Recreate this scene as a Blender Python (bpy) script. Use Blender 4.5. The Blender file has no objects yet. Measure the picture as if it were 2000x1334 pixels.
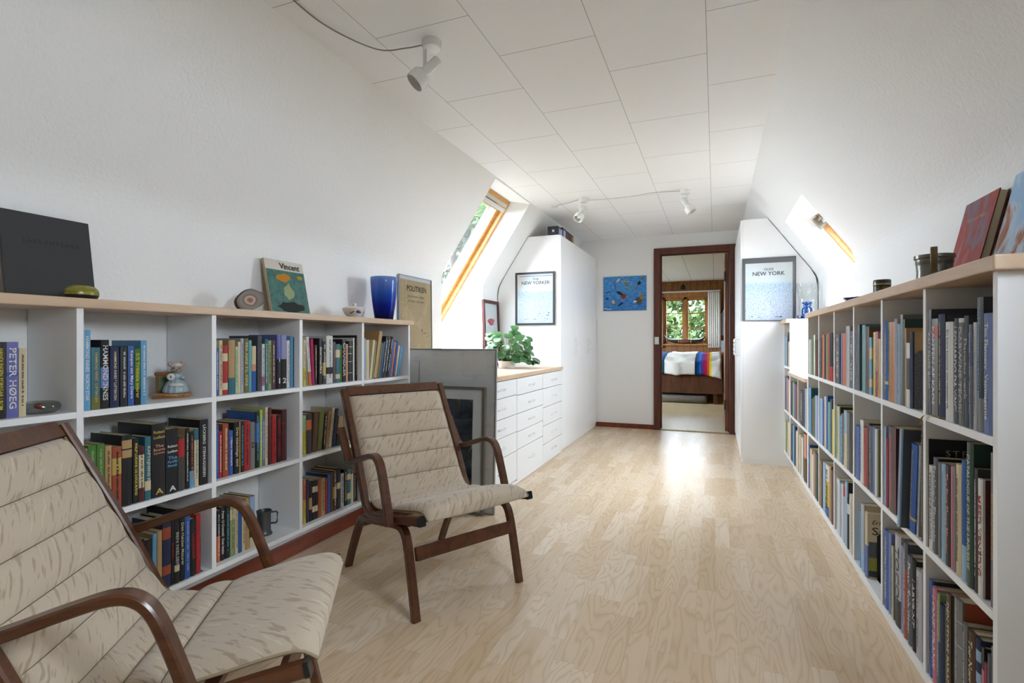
# Attic library room. World axes: x to the right, y into the room, z up. Camera stands at x=0, y=0, z=1.
import bpy, bmesh, math, random
from mathutils import Vector, Matrix
random.seed(7)
sc = bpy.context.scene
C = sc.collection
PI = math.pi

# ---------------------------------------------------------------- camera, world, light
FPX = 1016.0
YAW = math.atan(397 / 1016)
cd = bpy.data.cameras.new('camera'); cam = bpy.data.objects.new('camera', cd); C.objects.link(cam)
cd.sensor_width = 36; cd.lens = 36 * FPX / 2000; cd.clip_start = 0.02
cam.location = (0, 0, 1); cam.rotation_euler = (PI / 2, 0, YAW)
sc.camera = cam
w = bpy.data.worlds.new('sky'); sc.world = w; w.use_nodes = True
bg = w.node_tree.nodes['Background']
bg.inputs[0].default_value = (0.75, 0.875, 1.0, 1); bg.inputs[1].default_value = 10.5
sc.view_settings.view_transform = 'Standard'; sc.view_settings.look = 'None'
sc.view_settings.exposure = 1.76; sc.view_settings.gamma = 1
sc.cycles.use_denoising = True
sc.cycles.max_bounces = 12; sc.cycles.diffuse_bounces = 7; sc.cycles.glossy_bounces = 4
sc.cycles.transmission_bounces = 8; sc.cycles.transparent_max_bounces = 12
sc.cycles.caustics_reflective = False; sc.cycles.caustics_refractive = False
sc.cycles.sample_clamp_indirect = 6
sc.cycles.use_adaptive_sampling = False

def portal(name, loc, nrm, sx, sy):
    l = bpy.data.lights.new(name, 'AREA'); l.shape = 'RECTANGLE'; l.size = sx; l.size_y = sy
    l.cycles.is_portal = True
    o = bpy.data.objects.new(name, l); C.objects.link(o); o.location = loc
    o.rotation_euler = Vector(nrm).to_track_quat('-Z', 'Y').to_euler()
    return o

# ---------------------------------------------------------------- small helpers
CS, SN = math.cos(YAW), math.sin(YAW)
def _ray(px, py):
    r = (px - 1000) / FPX
    return (r * CS - SN, CS + r * SN, -(py - 667) / FPX)
def at_x(px, py, x):
    v = _ray(px, py); k = x / v[0]; return v[1] * k, 1 + v[2] * k      # y, z on the plane x = const
def at_y(px, py, y):
    v = _ray(px, py); k = y / v[1]; return v[0] * k, 1 + v[2] * k      # x, z on the plane y = const

def lin(c):
    c = c / 255.0
    return c / 12.92 if c <= 0.04045 else ((c + 0.055) / 1.055) ** 2.4
def rgb(h):
    h = h.lstrip('#'); return (lin(int(h[0:2], 16)), lin(int(h[2:4], 16)), lin(int(h[4:6], 16)), 1.0)

class NT:
    def __init__(s, name, rough=0.5, spec=0.3):
        s.m = bpy.data.materials.new(name); s.m.use_nodes = True
        s.t = s.m.node_tree; s.b = s.t.nodes['Principled BSDF']
        s.b.inputs['Roughness'].default_value = rough
        s.b.inputs['Specular IOR Level'].default_value = spec
    def n(s, typ, **kw):
        nd = s.t.nodes.new(typ)
        for k, v in kw.items():
            if k in nd.inputs: nd.inputs[k].default_value = v
            else: setattr(nd, k, v)
        return nd
    def l(s, a, b): s.t.links.new(a, b)
    def coord(s, kind='Object', scale=(1, 1, 1), rot=(0, 0, 0), loc=(0, 0, 0)):
        tc = s.n('ShaderNodeTexCoord'); mp = s.n('ShaderNodeMapping')
        mp.inputs['Scale'].default_value = scale; mp.inputs['Rotation'].default_value = rot; mp.inputs['Location'].default_value = loc
        s.l(tc.outputs[kind], mp.inputs['Vector']); return mp.outputs['Vector']
    def noise(s, vec, scale, detail=4, rough=0.5, dist=0.0):
        nd = s.n('ShaderNodeTexNoise'); nd.inputs['Scale'].default_value = scale; nd.inputs['Detail'].default_value = detail
        nd.inputs['Roughness'].default_value = rough; nd.inputs['Distortion'].default_value = dist
        if vec is not None: s.l(vec, nd.inputs['Vector'])
        return nd.outputs['Fac']
    def ramp(s, fac, stops, interp='LINEAR'):
        r = s.n('ShaderNodeValToRGB'); r.color_ramp.interpolation = interp
        e = r.color_ramp.elements; cc = lambda c: rgb(c) if isinstance(c, str) else c
        e[0].position = stops[0][0]; e[0].color = cc(stops[0][1]); e[1].position = stops[-1][0]; e[1].color = cc(stops[-1][1])
        for p, c in stops[1:-1]: x = e.new(p); x.color = cc(c)
        s.l(fac, r.inputs['Fac']); return r.outputs['Color']
    def mix(s, fac, a, b, mode='MIX'):
        m = s.n('ShaderNodeMix', data_type='RGBA'); m.blend_type = mode
        for i, v in ((0, fac), (6, a), (7, b)):
            if isinstance(v, (int, float)): m.inputs[i].default_value = v
            elif isinstance(v, (tuple, str)): m.inputs[i].default_value = rgb(v) if isinstance(v, str) else v
            else: s.l(v, m.inputs[i])
        return m.outputs[2]
    def math(s, op, a, b=None, c=None):
        m = s.n('ShaderNodeMath'); m.operation = op
        for i, v in enumerate((a, b, c)):
            if v is None: continue
            if isinstance(v, (int, float)): m.inputs[i].default_value = v
            else: s.l(v, m.inputs[i])
        return m.outputs[0]
    def col(s, c):
        if isinstance(c, str): s.b.inputs['Base Color'].default_value = rgb(c)
        else: s.l(c, s.b.inputs['Base Color'])
        return s
    def bump(s, h, strength=0.3, dist=0.002):
        b = s.n('ShaderNodeBump'); b.inputs['Strength'].default_value = strength; b.inputs['Distance'].default_value = dist
        s.l(h, b.inputs['Height']); s.l(b.outputs[0], s.b.inputs['Normal']); return s

_mc = {}
def flat(hexc, rough=0.5, spec=0.3, metal=0.0, coat=0.0):
    k = (hexc, rough, spec, metal, coat)
    if k not in _mc:
        n = NT('paint_' + hexc.lstrip('#'), rough, spec).col(hexc)
        n.b.inputs['Metallic'].default_value = metal; n.b.inputs['Coat Weight'].default_value = coat
        v = n.coord(); n.bump(n.noise(v, 220, 2), 0.04, 0.0005)
        _mc[k] = n.m
    return _mc[k]

def wood(name, dark, light, scale=1.0, rough=0.35, axis='Y', spec=0.4, rings=9.0, coat=0.0):
    n = NT(name, rough, spec); n.b.inputs['Coat Weight'].default_value = coat; n.b.inputs['Coat Roughness'].default_value = 0.2
    sc3 = {'X': (0.12, 1, 1), 'Y': (1, 0.12, 1), 'Z': (1, 1, 0.12)}[axis]
    v = n.coord('Object', tuple(k * scale for k in sc3))
    a = n.noise(v, 14, 5, 0.6, 1.2); b = n.noise(v, 90, 3, 0.6)
    f = n.math('ADD', n.math('MULTIPLY', a, 0.7), n.math('MULTIPLY', b, 0.3))
    f = n.math('FRACT', n.math('MULTIPLY', f, rings)) if rings < 4 else f
    n.col(n.ramp(f, [(0.32, dark), (0.62, light)])); n.bump(b, 0.12, 0.0006)
    return n.m

def link(name, me, m=None, parent=None, smooth=False):
    o = bpy.data.objects.new(name, me); C.objects.link(o)
    if m is not None:
        for mm in (m if isinstance(m, (list, tuple)) else [m]): me.materials.append(mm)
    if parent is not None: o.parent = parent
    if smooth:
        for p in me.polygons: p.use_smooth = True
    return o
def obj(name, bm, m=None, parent=None, smooth=False, auto=None):
    bmesh.ops.recalc_face_normals(bm, faces=bm.faces)
    me = bpy.data.meshes.new(name); bm.to_mesh(me); bm.free()
    if auto is not None:
        o = link(name, me, m, parent, True)
        me.set_sharp_from_angle(angle=math.radians(auto)); return o
    return link(name, me, m, parent, smooth)
def tag(o, label, cat, group=None):
    o['label'] = label; o['category'] = cat
    if group: o['group'] = group
    return o
def thing(name, label, cat, loc=(0, 0, 0), rz=0.0, group=None):
    o = bpy.data.objects.new(name, None); C.objects.link(o); o.location = loc; o.rotation_euler = (0, 0, rz)
    o.empty_display_size = 0.05
    return tag(o, label, cat, group)
def struct(o): o['kind'] = 'structure'; return o

def box(bm, x0, x1, y0, y1, z0, z1, bev=0.0, mi=0):
    r = bmesh.ops.create_cube(bm, size=1.0)
    vs = r['verts']
    for v in vs:
        v.co = Vector(((x0 + x1) / 2 + v.co.x * (x1 - x0), (y0 + y1) / 2 + v.co.y * (y1 - y0), (z0 + z1) / 2 + v.co.z * (z1 - z0)))
    fs = list({f for v in vs for f in v.link_faces})
    for f in fs: f.material_index = mi
    if bev > 0:
        es = list({e for v in vs for e in v.link_edges})
        bmesh.ops.bevel(bm, geom=es, offset=bev, segments=2, profile=0.5, affect='EDGES')
    return vs
def bx(x0, x1, y0, y1, z0, z1, bev=0.0):
    bm = bmesh.new(); box(bm, x0, x1, y0, y1, z0, z1, bev); return bm
def boxes(*rows):
    bm = bmesh.new()
    for r in rows: box(bm, *r)
    return bm
def lathe(prof, seg=32, bm=None, cx=0, cy=0, flute=0, fa=0.0):
    bm = bm or bmesh.new(); rings = []
    for r, z in prof:
        if r < 1e-6: rings.append([bm.verts.new((cx, cy, z))]); continue
        rings.append([bm.verts.new((cx + r * (1 + fa * math.cos(flute * 2 * PI * i / seg)) * math.cos(2 * PI * i / seg),
                                    cy + r * (1 + fa * math.cos(flute * 2 * PI * i / seg)) * math.sin(2 * PI * i / seg), z)) for i in range(seg)])
    for a, b in zip(rings, rings[1:]):
        for i in range(seg):
            j = (i + 1) % seg
            if len(a) == 1 and len(b) == 1: continue
            if len(a) == 1: bm.faces.new((a[0], b[i], b[j]))
            elif len(b) == 1: bm.faces.new((a[i], a[j], b[0]))
            else: bm.faces.new((a[i], a[j], b[j], b[i]))
    return bm
def tube(pts, r, seg=8, bm=None, cap=True):
    bm = bm or bmesh.new(); pts = [Vector(p) for p in pts]; rings = []
    for i, p in enumerate(pts):
        d = (pts[min(i + 1, len(pts) - 1)] - pts[max(i - 1, 0)]).normalized()
        u = d.cross(Vector((0, 0, 1)))
        if u.length < 1e-3: u = d.cross(Vector((0, 1, 0)))
        u.normalize(); v = d.cross(u)
        rr = r[i] if isinstance(r, (list, tuple)) else r
        rings.append([bm.verts.new(p + u * rr * math.cos(2 * PI * k / seg) + v * rr * math.sin(2 * PI * k / seg)) for k in range(seg)])
    for a, b in zip(rings, rings[1:]):
        for k in range(seg): bm.faces.new((a[k], a[(k + 1) % seg], b[(k + 1) % seg], b[k]))
    if cap: bm.faces.new(rings[0][::-1]); bm.faces.new(rings[-1])
    return bm
def catmull(P, n=8):
    P = [Vector(p) for p in P]; out = []
    Q = [P[0] * 2 - P[1]] + P + [P[-1] * 2 - P[-2]]
    for i in range(1, len(Q) - 2):
        for k in range(n):
            t = k / n; a, b, c, d = Q[i - 1], Q[i], Q[i + 1], Q[i + 2]
            out.append(0.5 * ((2 * b) + (c - a) * t + (2 * a - 5 * b + 4 * c - d) * t * t + (3 * b - 3 * c + d - a) * t ** 3))
    out.append(P[-1]); return out
def strip_xz(pts, y, wy, t, n=7, bev=0.004, taper=None, bm=None):
    """A flat bent-wood strip: centre line in the x-z plane at depth y, wy wide along y, t thick."""
    bm = bm or bmesh.new(); c = catmull([(p[0], 0, p[1]) for p in pts], n); rings = []
    for i, p in enumerate(c):
        d = (c[min(i + 1, len(c) - 1)] - c[max(i - 1, 0)]).normalized(); nr = Vector((-d.z, 0, d.x))
        tt = t * (taper(i / (len(c) - 1)) if taper else 1); hw, ht = wy / 2, tt / 2; b = min(bev, ht * 0.8)
        sec = [(-hw + b, -ht), (hw - b, -ht), (hw, -ht + b), (hw, ht - b), (hw - b, ht), (-hw + b, ht), (-hw, ht - b), (-hw, -ht + b)]
        rings.append([bm.verts.new(p + Vector((0, y + s, 0)) + nr * q) for s, q in sec])
    for a, b2 in zip(rings, rings[1:]):
        for k in range(8): bm.faces.new((a[k], a[(k + 1) % 8], b2[(k + 1) % 8], b2[k]))
    bm.faces.new(rings[0][::-1]); bm.faces.new(rings[-1]); return bm
def sphere(bm, c, r, sx=1, sy=1, sz=1, seg=14):
    vs = bmesh.ops.create_uvsphere(bm, u_segments=seg, v_segments=max(6, seg * 2 // 3), radius=r)['verts']
    for v in vs: v.co = Vector((c[0] + v.co.x * sx, c[1] + v.co.y * sy, c[2] + v.co.z * sz))
    return vs
_tc = {}
def text_mesh(s, size=1.0, ext=0.0, shear=0.0, bold=0.0, space=1.0):
    k = (s, shear, bold, space)
    if k not in _tc:
        c = bpy.data.curves.new('lettering', 'FONT'); c.body = s; c.size = 1.0; c.shear = shear; c.offset = bold
        c.resolution_u = 2; c.align_x = 'CENTER'; c.align_y = 'CENTER'; c.space_character = space
        o = bpy.data.objects.new('lettering', c); me = bpy.data.meshes.new_from_object(o)
        vs = [v.co.copy() for v in me.vertices]; fs = [tuple(p.vertices) for p in me.polygons]
        if vs:
            x0 = min(v.x for v in vs); x1 = max(v.x for v in vs); y0 = min(v.y for v in vs); y1 = max(v.y for v in vs)
            vs = [Vector((v.x - (x0 + x1) / 2, v.y - (y0 + y1) / 2, 0)) for v in vs]
            dims = (x1 - x0, y1 - y0)
        else: dims = (1, 1)
        bpy.data.objects.remove(o); bpy.data.curves.remove(c); bpy.data.meshes.remove(me)
        _tc[k] = (vs, fs, dims)
    return _tc[k]
def put_text(bm, s, W, H, fn, **kw):
    """fill a W x H box with the string; fn(u, v) -> 3-D point."""
    vs, fs, (tw, th) = text_mesh(s, **kw)
    k = min(W / tw, H / th); kx = min(W / tw, k * 1.35); nv = [bm.verts.new(fn(v.x * kx, v.y * k)) for v in vs]
    for f in fs:
        try: bm.faces.new([nv[i] for i in f])
        except ValueError: pass
def put_marks(bm, W, H, fn, seed, rows=1):
    """small illegible strokes standing in for lettering too small to read."""
    rr = random.Random(seed)
    for r in range(rows):
        u = -W / 2; cv = (r - (rows - 1) / 2) * H / rows; h = H / rows * 0.62
        while u < W / 2:
            ww = rr.uniform(0.35, 0.8) * h
            if rr.random() < 0.84 and u + ww < W / 2:
                hh = h * rr.choice((1, 1, 0.7, 0.8)) / 2
                q = [fn(u, cv - h / 2), fn(u + ww * .72, cv - h / 2), fn(u + ww * .72, cv - h / 2 + 2 * hh), fn(u, cv - h / 2 + 2 * hh)]
                bm.faces.new([bm.verts.new(p) for p in q])
            u += ww
def plain(name, bm, m, parent):                  # flat lettering: keep faces as they are
    me = bpy.data.meshes.new(name); bm.to_mesh(me); bm.free(); return link(name, me, m, parent)
def copy_tree(o, parent=None):
    c = o.copy(); C.objects.link(c)
    if parent is not None: c.parent = parent
    for ch in list(o.children): copy_tree(ch, c)
    return c
# ---------------------------------------------------------------- materials
def wall_mat():
    n = NT('white_textured_paint', 0.75, 0.15); v = n.coord()
    a = n.noise(v, 75, 3, 0.55); b = n.noise(v, 190, 2, 0.5)
    h = n.math('ADD', n.math('MULTIPLY', n.math('SMOOTH_MIN', a, 0.56, 0.1), 1.0), n.math('MULTIPLY', b, 0.25))
    n.col('#e9e9e8'); n.bump(h, 0.6, 0.005); return n.m
M_wall = wall_mat()
M_plain = flat('#e8e8e7', 0.6, 0.25)
M_white = flat('#e6e6e6', 0.32, 0.4)
def ceiling_mat():
    n = NT('white_ceiling_boards', 0.55, 0.25)
    v = n.coord('Object', (1, 1, 1), (0, 0, PI / 2))
    # seams: long joints every 0.408 m across, cross joints every 0.59 m staggered
    tc = n.n('ShaderNodeTexCoord'); sp = n.n('ShaderNodeSeparateXYZ'); n.l(tc.outputs['Object'], sp.inputs[0])
    X = n.math('ADD', n.math('DIVIDE', n.math('ADD', sp.outputs[0], 0.032), 0.407), 20)
    col = n.math('FLOOR', X); fx = n.math('SUBTRACT', X, col)
    odd = n.math('MODULO', col, 2)
    Y = n.math('ADD', n.math('ADD', n.math('DIVIDE', n.math('SUBTRACT', sp.outputs[1], 2.018), 0.588), 20), n.math('MULTIPLY', n.math('SUBTRACT', 1, odd), 0.0))
    Y = n.math('ADD', Y, n.math('MULTIPLY', odd, 0.5)); fy = n.math('FRACT', Y)
    def seam(f, wd): return n.math('LESS_THAN', n.math('MINIMUM', f, n.math('SUBTRACT', 1, f)), wd)
    s = n.math('MAXIMUM', seam(fx, 0.0028), seam(fy, 0.0023))
    g = n.noise(n.coord('Object', (3, 120, 1)), 3, 2)
    n.col(n.mix(s, n.mix(n.math('MULTIPLY', g, 0.25), '#f0f0f0', '#ebebea'), '#9a9998'))
    n.bump(n.math('SUBTRACT', 1, s), 0.4, 0.002); return n.m
M_ceil = ceiling_mat()
def floor_mat(name, c1, c2, c3, rough, L=0.46, W=0.0675):
    n = NT(name, rough, 0.45)
    tc = n.n('ShaderNodeTexCoord'); sp = n.n('ShaderNodeSeparateXYZ'); n.l(tc.outputs['Object'], sp.inputs[0])
    X = n.math('DIVIDE', sp.outputs[0], W); row = n.math('FLOOR', X); fx = n.math('FRACT', X)
    wn = n.n('ShaderNodeTexWhiteNoise', noise_dimensions='1D'); n.l(row, wn.inputs['W'])
    Y = n.math('ADD', n.math('DIVIDE', sp.outputs[1], L), n.math('MULTIPLY', wn.outputs['Value'], 7.0))
    st = n.math('FLOOR', Y); fy = n.math('FRACT', Y)
    wn2 = n.n('ShaderNodeTexWhiteNoise', noise_dimensions='2D'); cb = n.n('ShaderNodeCombineXYZ')
    n.l(row, cb.inputs[0]); n.l(st, cb.inputs[1]); n.l(cb.outputs[0], wn2.inputs['Vector'])
    rnd = wn2.outputs['Value']
    # cathedral grain: stretched noise contour lines, shifted per stave
    cv = n.n('ShaderNodeCombineXYZ')
    n.l(n.math('ADD', n.math('MULTIPLY', sp.outputs[0], 9.0), n.math('MULTIPLY', rnd, 37)), cv.inputs[0])
    n.l(n.math('ADD', n.math('MULTIPLY', sp.outputs[1], 1.5), n.math('MULTIPLY', rnd, 91)), cv.inputs[1])
    g = n.noise(cv.outputs[0], 1.1, 2, 0.45, 0.3)
    rings = n.math('FRACT', n.math('MULTIPLY', g, 15)); tri = n.math('ABSOLUTE', n.math('SUBTRACT', rings, 0.5))
    line = n.math('POWER', n.math('MULTIPLY', tri, 2), 3.0)
    fine = n.noise(n.coord('Object', (60, 4, 1)), 6, 3, 0.6)
    base = n.ramp(rnd, [(0.0, c1), (0.5, c2), (1.0, c3)])
    c = n.mix(n.math('MULTIPLY', line, 0.42), base, '#ac9068')
    c = n.mix(n.math('MULTIPLY', fine, 0.22), c, '#c4b092')
    seam = n.math('MAXIMUM', n.math('LESS_THAN', fx, 0.012), n.math('LESS_THAN', fy, 0.003))
    c = n.mix(n.math('MULTIPLY', seam, 0.35), c, '#8d7350')
    n.col(c); n.bump(n.math('ADD', fine, n.math('MULTIPLY', line, 0.3)), 0.05, 0.0008)
    n.l(n.math('ADD', rough - 0.03, n.math('MULTIPLY', fine, 0.08)), n.b.inputs['Roughness'])
    return n.m
M_floor = floor_mat('ash_parquet', '#d2b797', '#dbc3a6', '#e4d0b8', 0.25)
M_floor2 = floor_mat('pine_bedroom_floor', '#b3a27c', '#bba985', '#c2b290', 0.4, 0.8, 0.1)
M_red = wood('red_brown_skirting', '#5a2413', '#7d3a22', 1.0, 0.35, 'Y')
M_casing = wood('dark_brown_casing', '#45241a', '#643628', 1.0, 0.4, 'Z')
M_walnut = wood('dark_bentwood', '#35190a', '#5f3519', 1.6, 0.3, 'X', 0.5, 9, 0.25)
M_oakface = wood('light_bentwood', '#7a5226', '#94683a', 1.6, 0.3, 'Z', 0.5, 9, 0.25)
M_top = wood('pale_beech_top', '#bfa286', '#d0b69c', 1.2, 0.4, 'Y')
M_pine = wood('window_pine', '#b07a3a', '#cf9c5c', 1.4, 0.4, 'Y')
M_pine2 = wood('backlit_window_pine', '#7a4c20', '#a0703a', 1.4, 0.4, 'Z')  # darker copy of the pine: backlit shade put into the colour
def plank_mat():
    n = NT('pine_wall_boards', 0.45, 0.3)
    tc = n.n('ShaderNodeTexCoord'); sp = n.n('ShaderNodeSeparateXYZ'); n.l(tc.outputs['Object'], sp.inputs[0])
    X = n.math('DIVIDE', n.math('ADD', sp.outputs[0], sp.outputs[1]), 0.12); fx = n.math('FRACT', X)
    wn = n.n('ShaderNodeTexWhiteNoise', noise_dimensions='1D'); n.l(n.math('FLOOR', X), wn.inputs['W'])
    g = n.noise(n.coord('Object', (9, 9, 1)), 5, 4, 0.6, 0.6)
    k = n.n('ShaderNodeTexVoronoi'); k.inputs['Scale'].default_value = 5.0; n.l(n.coord('Object', (1.6, 1.6, 1)), k.inputs['Vector'])
    knot = n.math('LESS_THAN', k.outputs['Distance'], 0.11)
    c = n.mix(wn.outputs['Value'], n.ramp(g, [(0.3, '#7a4f2b'), (0.7, '#9a6b3e')]), n.ramp(g, [(0.3, '#6a4324'), (0.7, '#8a5c34')]))
    c = n.mix(n.math('MULTIPLY', knot, 0.7), c, '#3b2010')
    seam = n.math('LESS_THAN', fx, 0.06)
    n.col(n.mix(n.math('MULTIPLY', seam, 0.8), c, '#2c190c')); n.bump(n.math('SUBTRACT', 1, seam), 0.5, 0.004); return n.m
M_plank = plank_mat()
def fabric_mat():
    n = NT('beige_flecked_upholstery', 0.95, 0.1)
    n.b.inputs['Sheen Weight'].default_value = 0.25
    u = n.n('ShaderNodeUVMap'); r0 = n.n('ShaderNodeMapping'); n.l(u.outputs[0], r0.inputs['Vector']); r0.inputs['Rotation'].default_value = (0, 0, -2.45)
    mp = n.n('ShaderNodeMapping'); n.l(r0.outputs[0], mp.inputs['Vector']); mp.inputs['Scale'].default_value = (15, 92, 1)
    f = n.noise(mp.outputs[0], 1.0, 2, 0.55, 0.25); fl = n.ramp(f, [(0.56, (0, 0, 0, 1)), (0.62, (1, 1, 1, 1))])
    mp2 = n.n('ShaderNodeMapping'); n.l(r0.outputs[0], mp2.inputs['Vector']); mp2.inputs['Scale'].default_value = (12, 80, 1); mp2.inputs['Location'].default_value = (5, 3, 0)
    f2 = n.noise(mp2.outputs[0], 1.0, 2, 0.5, 0.4); fl2 = n.ramp(f2, [(0.63, (0, 0, 0, 1)), (0.67, (1, 1, 1, 1))])
    mp3 = n.n('ShaderNodeMapping'); n.l(u.outputs[0], mp3.inputs['Vector']); mp3.inputs['Scale'].default_value = (260, 1200, 1)
    wv = n.noise(mp3.outputs[0], 1.0, 2, 0.6); big = n.noise(mp3.outputs[0], 0.02, 3, 0.5)
    c = n.mix(wv, '#b0a08c', '#cbbca8'); c = n.mix(n.math('MULTIPLY', big, 0.35), c, '#b8a892')
    c = n.mix(n.math('MULTIPLY', fl, 0.5), c, '#8c745c'); c = n.mix(n.math('MULTIPLY', fl2, 0.3), c, '#e0d0b8')
    n.col(c); n.bump(n.math('ADD', wv, n.math('MULTIPLY', fl2, 0.6)), 0.35, 0.0015); return n.m
M_fabric = fabric_mat()
def glass_mat(name, tint='#ffffff', gloss=0.06, rough=0.02):
    m = bpy.data.materials.new(name); m.use_nodes = True; t = m.node_tree; t.nodes.clear()
    o = t.nodes.new('ShaderNodeOutputMaterial'); mx = t.nodes.new('ShaderNodeMixShader'); tr = t.nodes.new('ShaderNodeBsdfTransparent')
    gl = t.nodes.new('ShaderNodeBsdfGlossy'); gl.inputs['Roughness'].default_value = rough; tr.inputs[0].default_value = rgb(tint)
    fr = t.nodes.new('ShaderNodeLayerWeight'); fr.inputs[0].default_value = 0.5
    pw = t.nodes.new('ShaderNodeMath'); pw.operation = 'POWER'; pw.inputs[1].default_value = 4.0; t.links.new(fr.outputs['Facing'], pw.inputs[0])
    ad = t.nodes.new('ShaderNodeMath'); ad.operation = 'MULTIPLY_ADD'; ad.inputs[1].default_value = 0.55; ad.inputs[2].default_value = gloss * .5
    t.links.new(pw.outputs[0], ad.inputs[0]); t.links.new(ad.outputs[0], mx.inputs[0])
    t.links.new(tr.outputs[0], mx.inputs[1]); t.links.new(gl.outputs[0], mx.inputs[2]); t.links.new(mx.outputs[0], o.inputs[0]); return m
M_pane = glass_mat('window_glass'); M_pic = glass_mat('picture_glass', '#fbfdff', 0.045)
def clear_glass(name, c, rough=0.02):
    n = NT(name, rough, 0.5).col(c); n.b.inputs['Transmission Weight'].default_value = 1.0; n.b.inputs['IOR'].default_value = 1.35; return n.m
def book_mat(name, rough, coat):
    n = NT(name, rough, 0.35); n.b.inputs['Coat Weight'].default_value = coat; n.b.inputs['Coat Roughness'].default_value = 0.2
    a = n.n('ShaderNodeVertexColor'); a.layer_name = 'Col'
    v = n.coord(); g = n.noise(v, 35, 4, 0.6); h = n.noise(v, 400, 1)
    n.col(n.mix(n.math('ADD', 0.10, n.math('MULTIPLY', g, 0.2)), a.outputs['Color'], n.mix(0.25, a.outputs['Color'], '#777067'))); n.bump(h, 0.06, 0.0004); return n.m
M_book = book_mat('book_cover', 0.42, 0.12); M_cloth = book_mat('book_cloth', 0.7, 0.0)
def page_mat():
    n = NT('book_pages', 0.9, 0.1); v = n.coord('Object', (1, 600, 1)); g = n.noise(v, 3, 1)
    n.col(n.mix(g, '#a99c82', '#cfc4ab')); n.bump(g, 0.2, 0.0005); return n.m
M_page = page_mat()

# ---------------------------------------------------------------- the room
ZC = 2.2; YB = -1.9; YF = 6.1
XL, XR, CL, CR, ZK = -1.94, 0.757, -1.485, 0.255, 1.51
def grid_hole(bm, pf, us, vs, hole):
    """grid of quads on a (u, v) chart, leaving out hole=(u0,u1,v0,v1)"""
    P = {}
    def g(u, v):
        if (u, v) not in P: P[(u, v)] = bm.verts.new(pf(u, v))
        return P[(u, v)]
    for a, b in zip(us, us[1:]):
        for c, d in zip(vs, vs[1:]):
            um, vm = (a + b) / 2, (c + d) / 2
            if any(h[0] < um < h[1] and h[2] < vm < h[3] for h in hole): continue
            bm.faces.new((g(a, c), g(b, c), g(b, d), g(a, d)))
def side_wall(name, xk, xc, rec):
    """knee wall and slope in one surface, each recess a dormer-like lining out to its roof window.
    rec: (y0, y1, z_floor, z_top, window top (x,z), window bottom (x,z))"""
    bm = bmesh.new()
    def xz(z):
        k = (xc - xk) / (ZC - ZK); e = .05                            # the plaster rounds gently from knee wall to slope
        if z <= ZK - e: return xk
        if z >= ZK + e: return xk + k * (z - ZK)
        return xk + k * (z - ZK + e) ** 2 / (4 * e)
    KZ = [ZK - .07 + .02 * i for i in range(8)]
    ys = sorted({YB, YF} | {r[0] for r in rec} | {r[1] for r in rec})
    zs = sorted({0, ZC} | set(KZ) | {r[2] for r in rec} | {r[3] for r in rec})
    grid_hole(bm, lambda y, z: (xz(z), y, z), ys, zs, [(r[0], r[1], r[2], r[3]) for r in rec])
    for y0, y1, zf, zt, T, B in rec:
        prof = [(xz(zf), zf), (B[0], zf), B, T, (xz(zt), zt)]
        for y in (y0, y1):
            pv = [(xz(zf), zf)] + [(B[0], zf), B, T, (xz(zt), zt)] + [(xz(q), q) for q in KZ[::-1] if zf < q < zt]
            bm.faces.new([bm.verts.new((p[0], y, p[1])) for p in pv])
        for (a, b), sk in zip(zip(prof, prof[1:]), (0, 0, 1, 0)):
            if sk: continue
            bm.faces.new([bm.verts.new(q) for q in ((a[0], y0, a[1]), (a[0], y1, a[1]), (b[0], y1, b[1]), (b[0], y0, b[1]))])
    bmesh.ops.remove_doubles(bm, verts=bm.verts, dist=1e-5)
    return struct(obj(name, bm, M_wall))
LT, LB = (-1.679, 2.224), (-2.42, 1.10)
RT, RB = (0.686, 1.90), (1.325, 1.01)
LB2 = (-2.42, 1.10)
recL = [(3.49, 4.24, 0.774, 2.19, LT, LB)]
recR = [(3.545, 4.327, 0.778, 1.887, RT, RB), (0.1, 0.9, 1.2, 1.887, RT, (1.12, 1.296))]  # second recess: added, unseen roof window bringing daylight to the near end
side_wall('wall_left', XL, CL, recL); side_wall('wall_right', XR, CR, recR)
def gable(name, y, hole, m=M_wall, th=0.1):
    bm = bmesh.new(); us = sorted({XL, XR, CL, CR} | {h[0] for h in hole} | {h[1] for h in hole}); vs = sorted({0.0, ZC} | {h[2] for h in hole} | {h[3] for h in hole})
    # simple rectangle slightly wider than the profile; the roof slopes cover its corners
    grid_hole(bm, lambda u, v: (u, y, v), us, vs, hole)
    if th:
        for h in hole:
            a, b, c, d = h
            for q in (((a, c), (a, d)), ((a, d), (b, d)), ((b, d), (b, c))):
                bm.faces.new([bm.verts.new(p) for p in ((q[0][0], y, q[0][1]), (q[1][0], y, q[1][1]), (q[1][0], y + th, q[1][1]), (q[0][0], y + th, q[0][1]))])
    return struct(obj(name, bm, m))
DX0, DX1, DZ = -0.578, 0.143, 1.983
gable('wall_far', YF, [(DX0, DX1, 0, DZ)], M_plain)
gable('wall_back', YB, [], M_plain, 0)
struct(obj('floor', bx(XL - .02, XR + .02, YB - .2, YF + .05, -0.06, 0), M_floor))
struct(obj('ceiling', bx(CL - .02, CR + .02, YB - .2, YF + .1, ZC, ZC + .06), M_ceil))
struct(obj('baseboard_far', bx(-1.315, -0.65, YF - .014, YF, 0, 0.052, .002), M_red))
struct(obj('trim_1', boxes((-0.65, DX0, YF - .022, YF + .11, 0, 2.052, .003), (DX1, 0.206, YF - .022, YF + .11, 0, 2.052, .003), (DX0, DX1, YF - .022, YF + .11, DZ, 2.052, .003)), M_casing))
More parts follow.
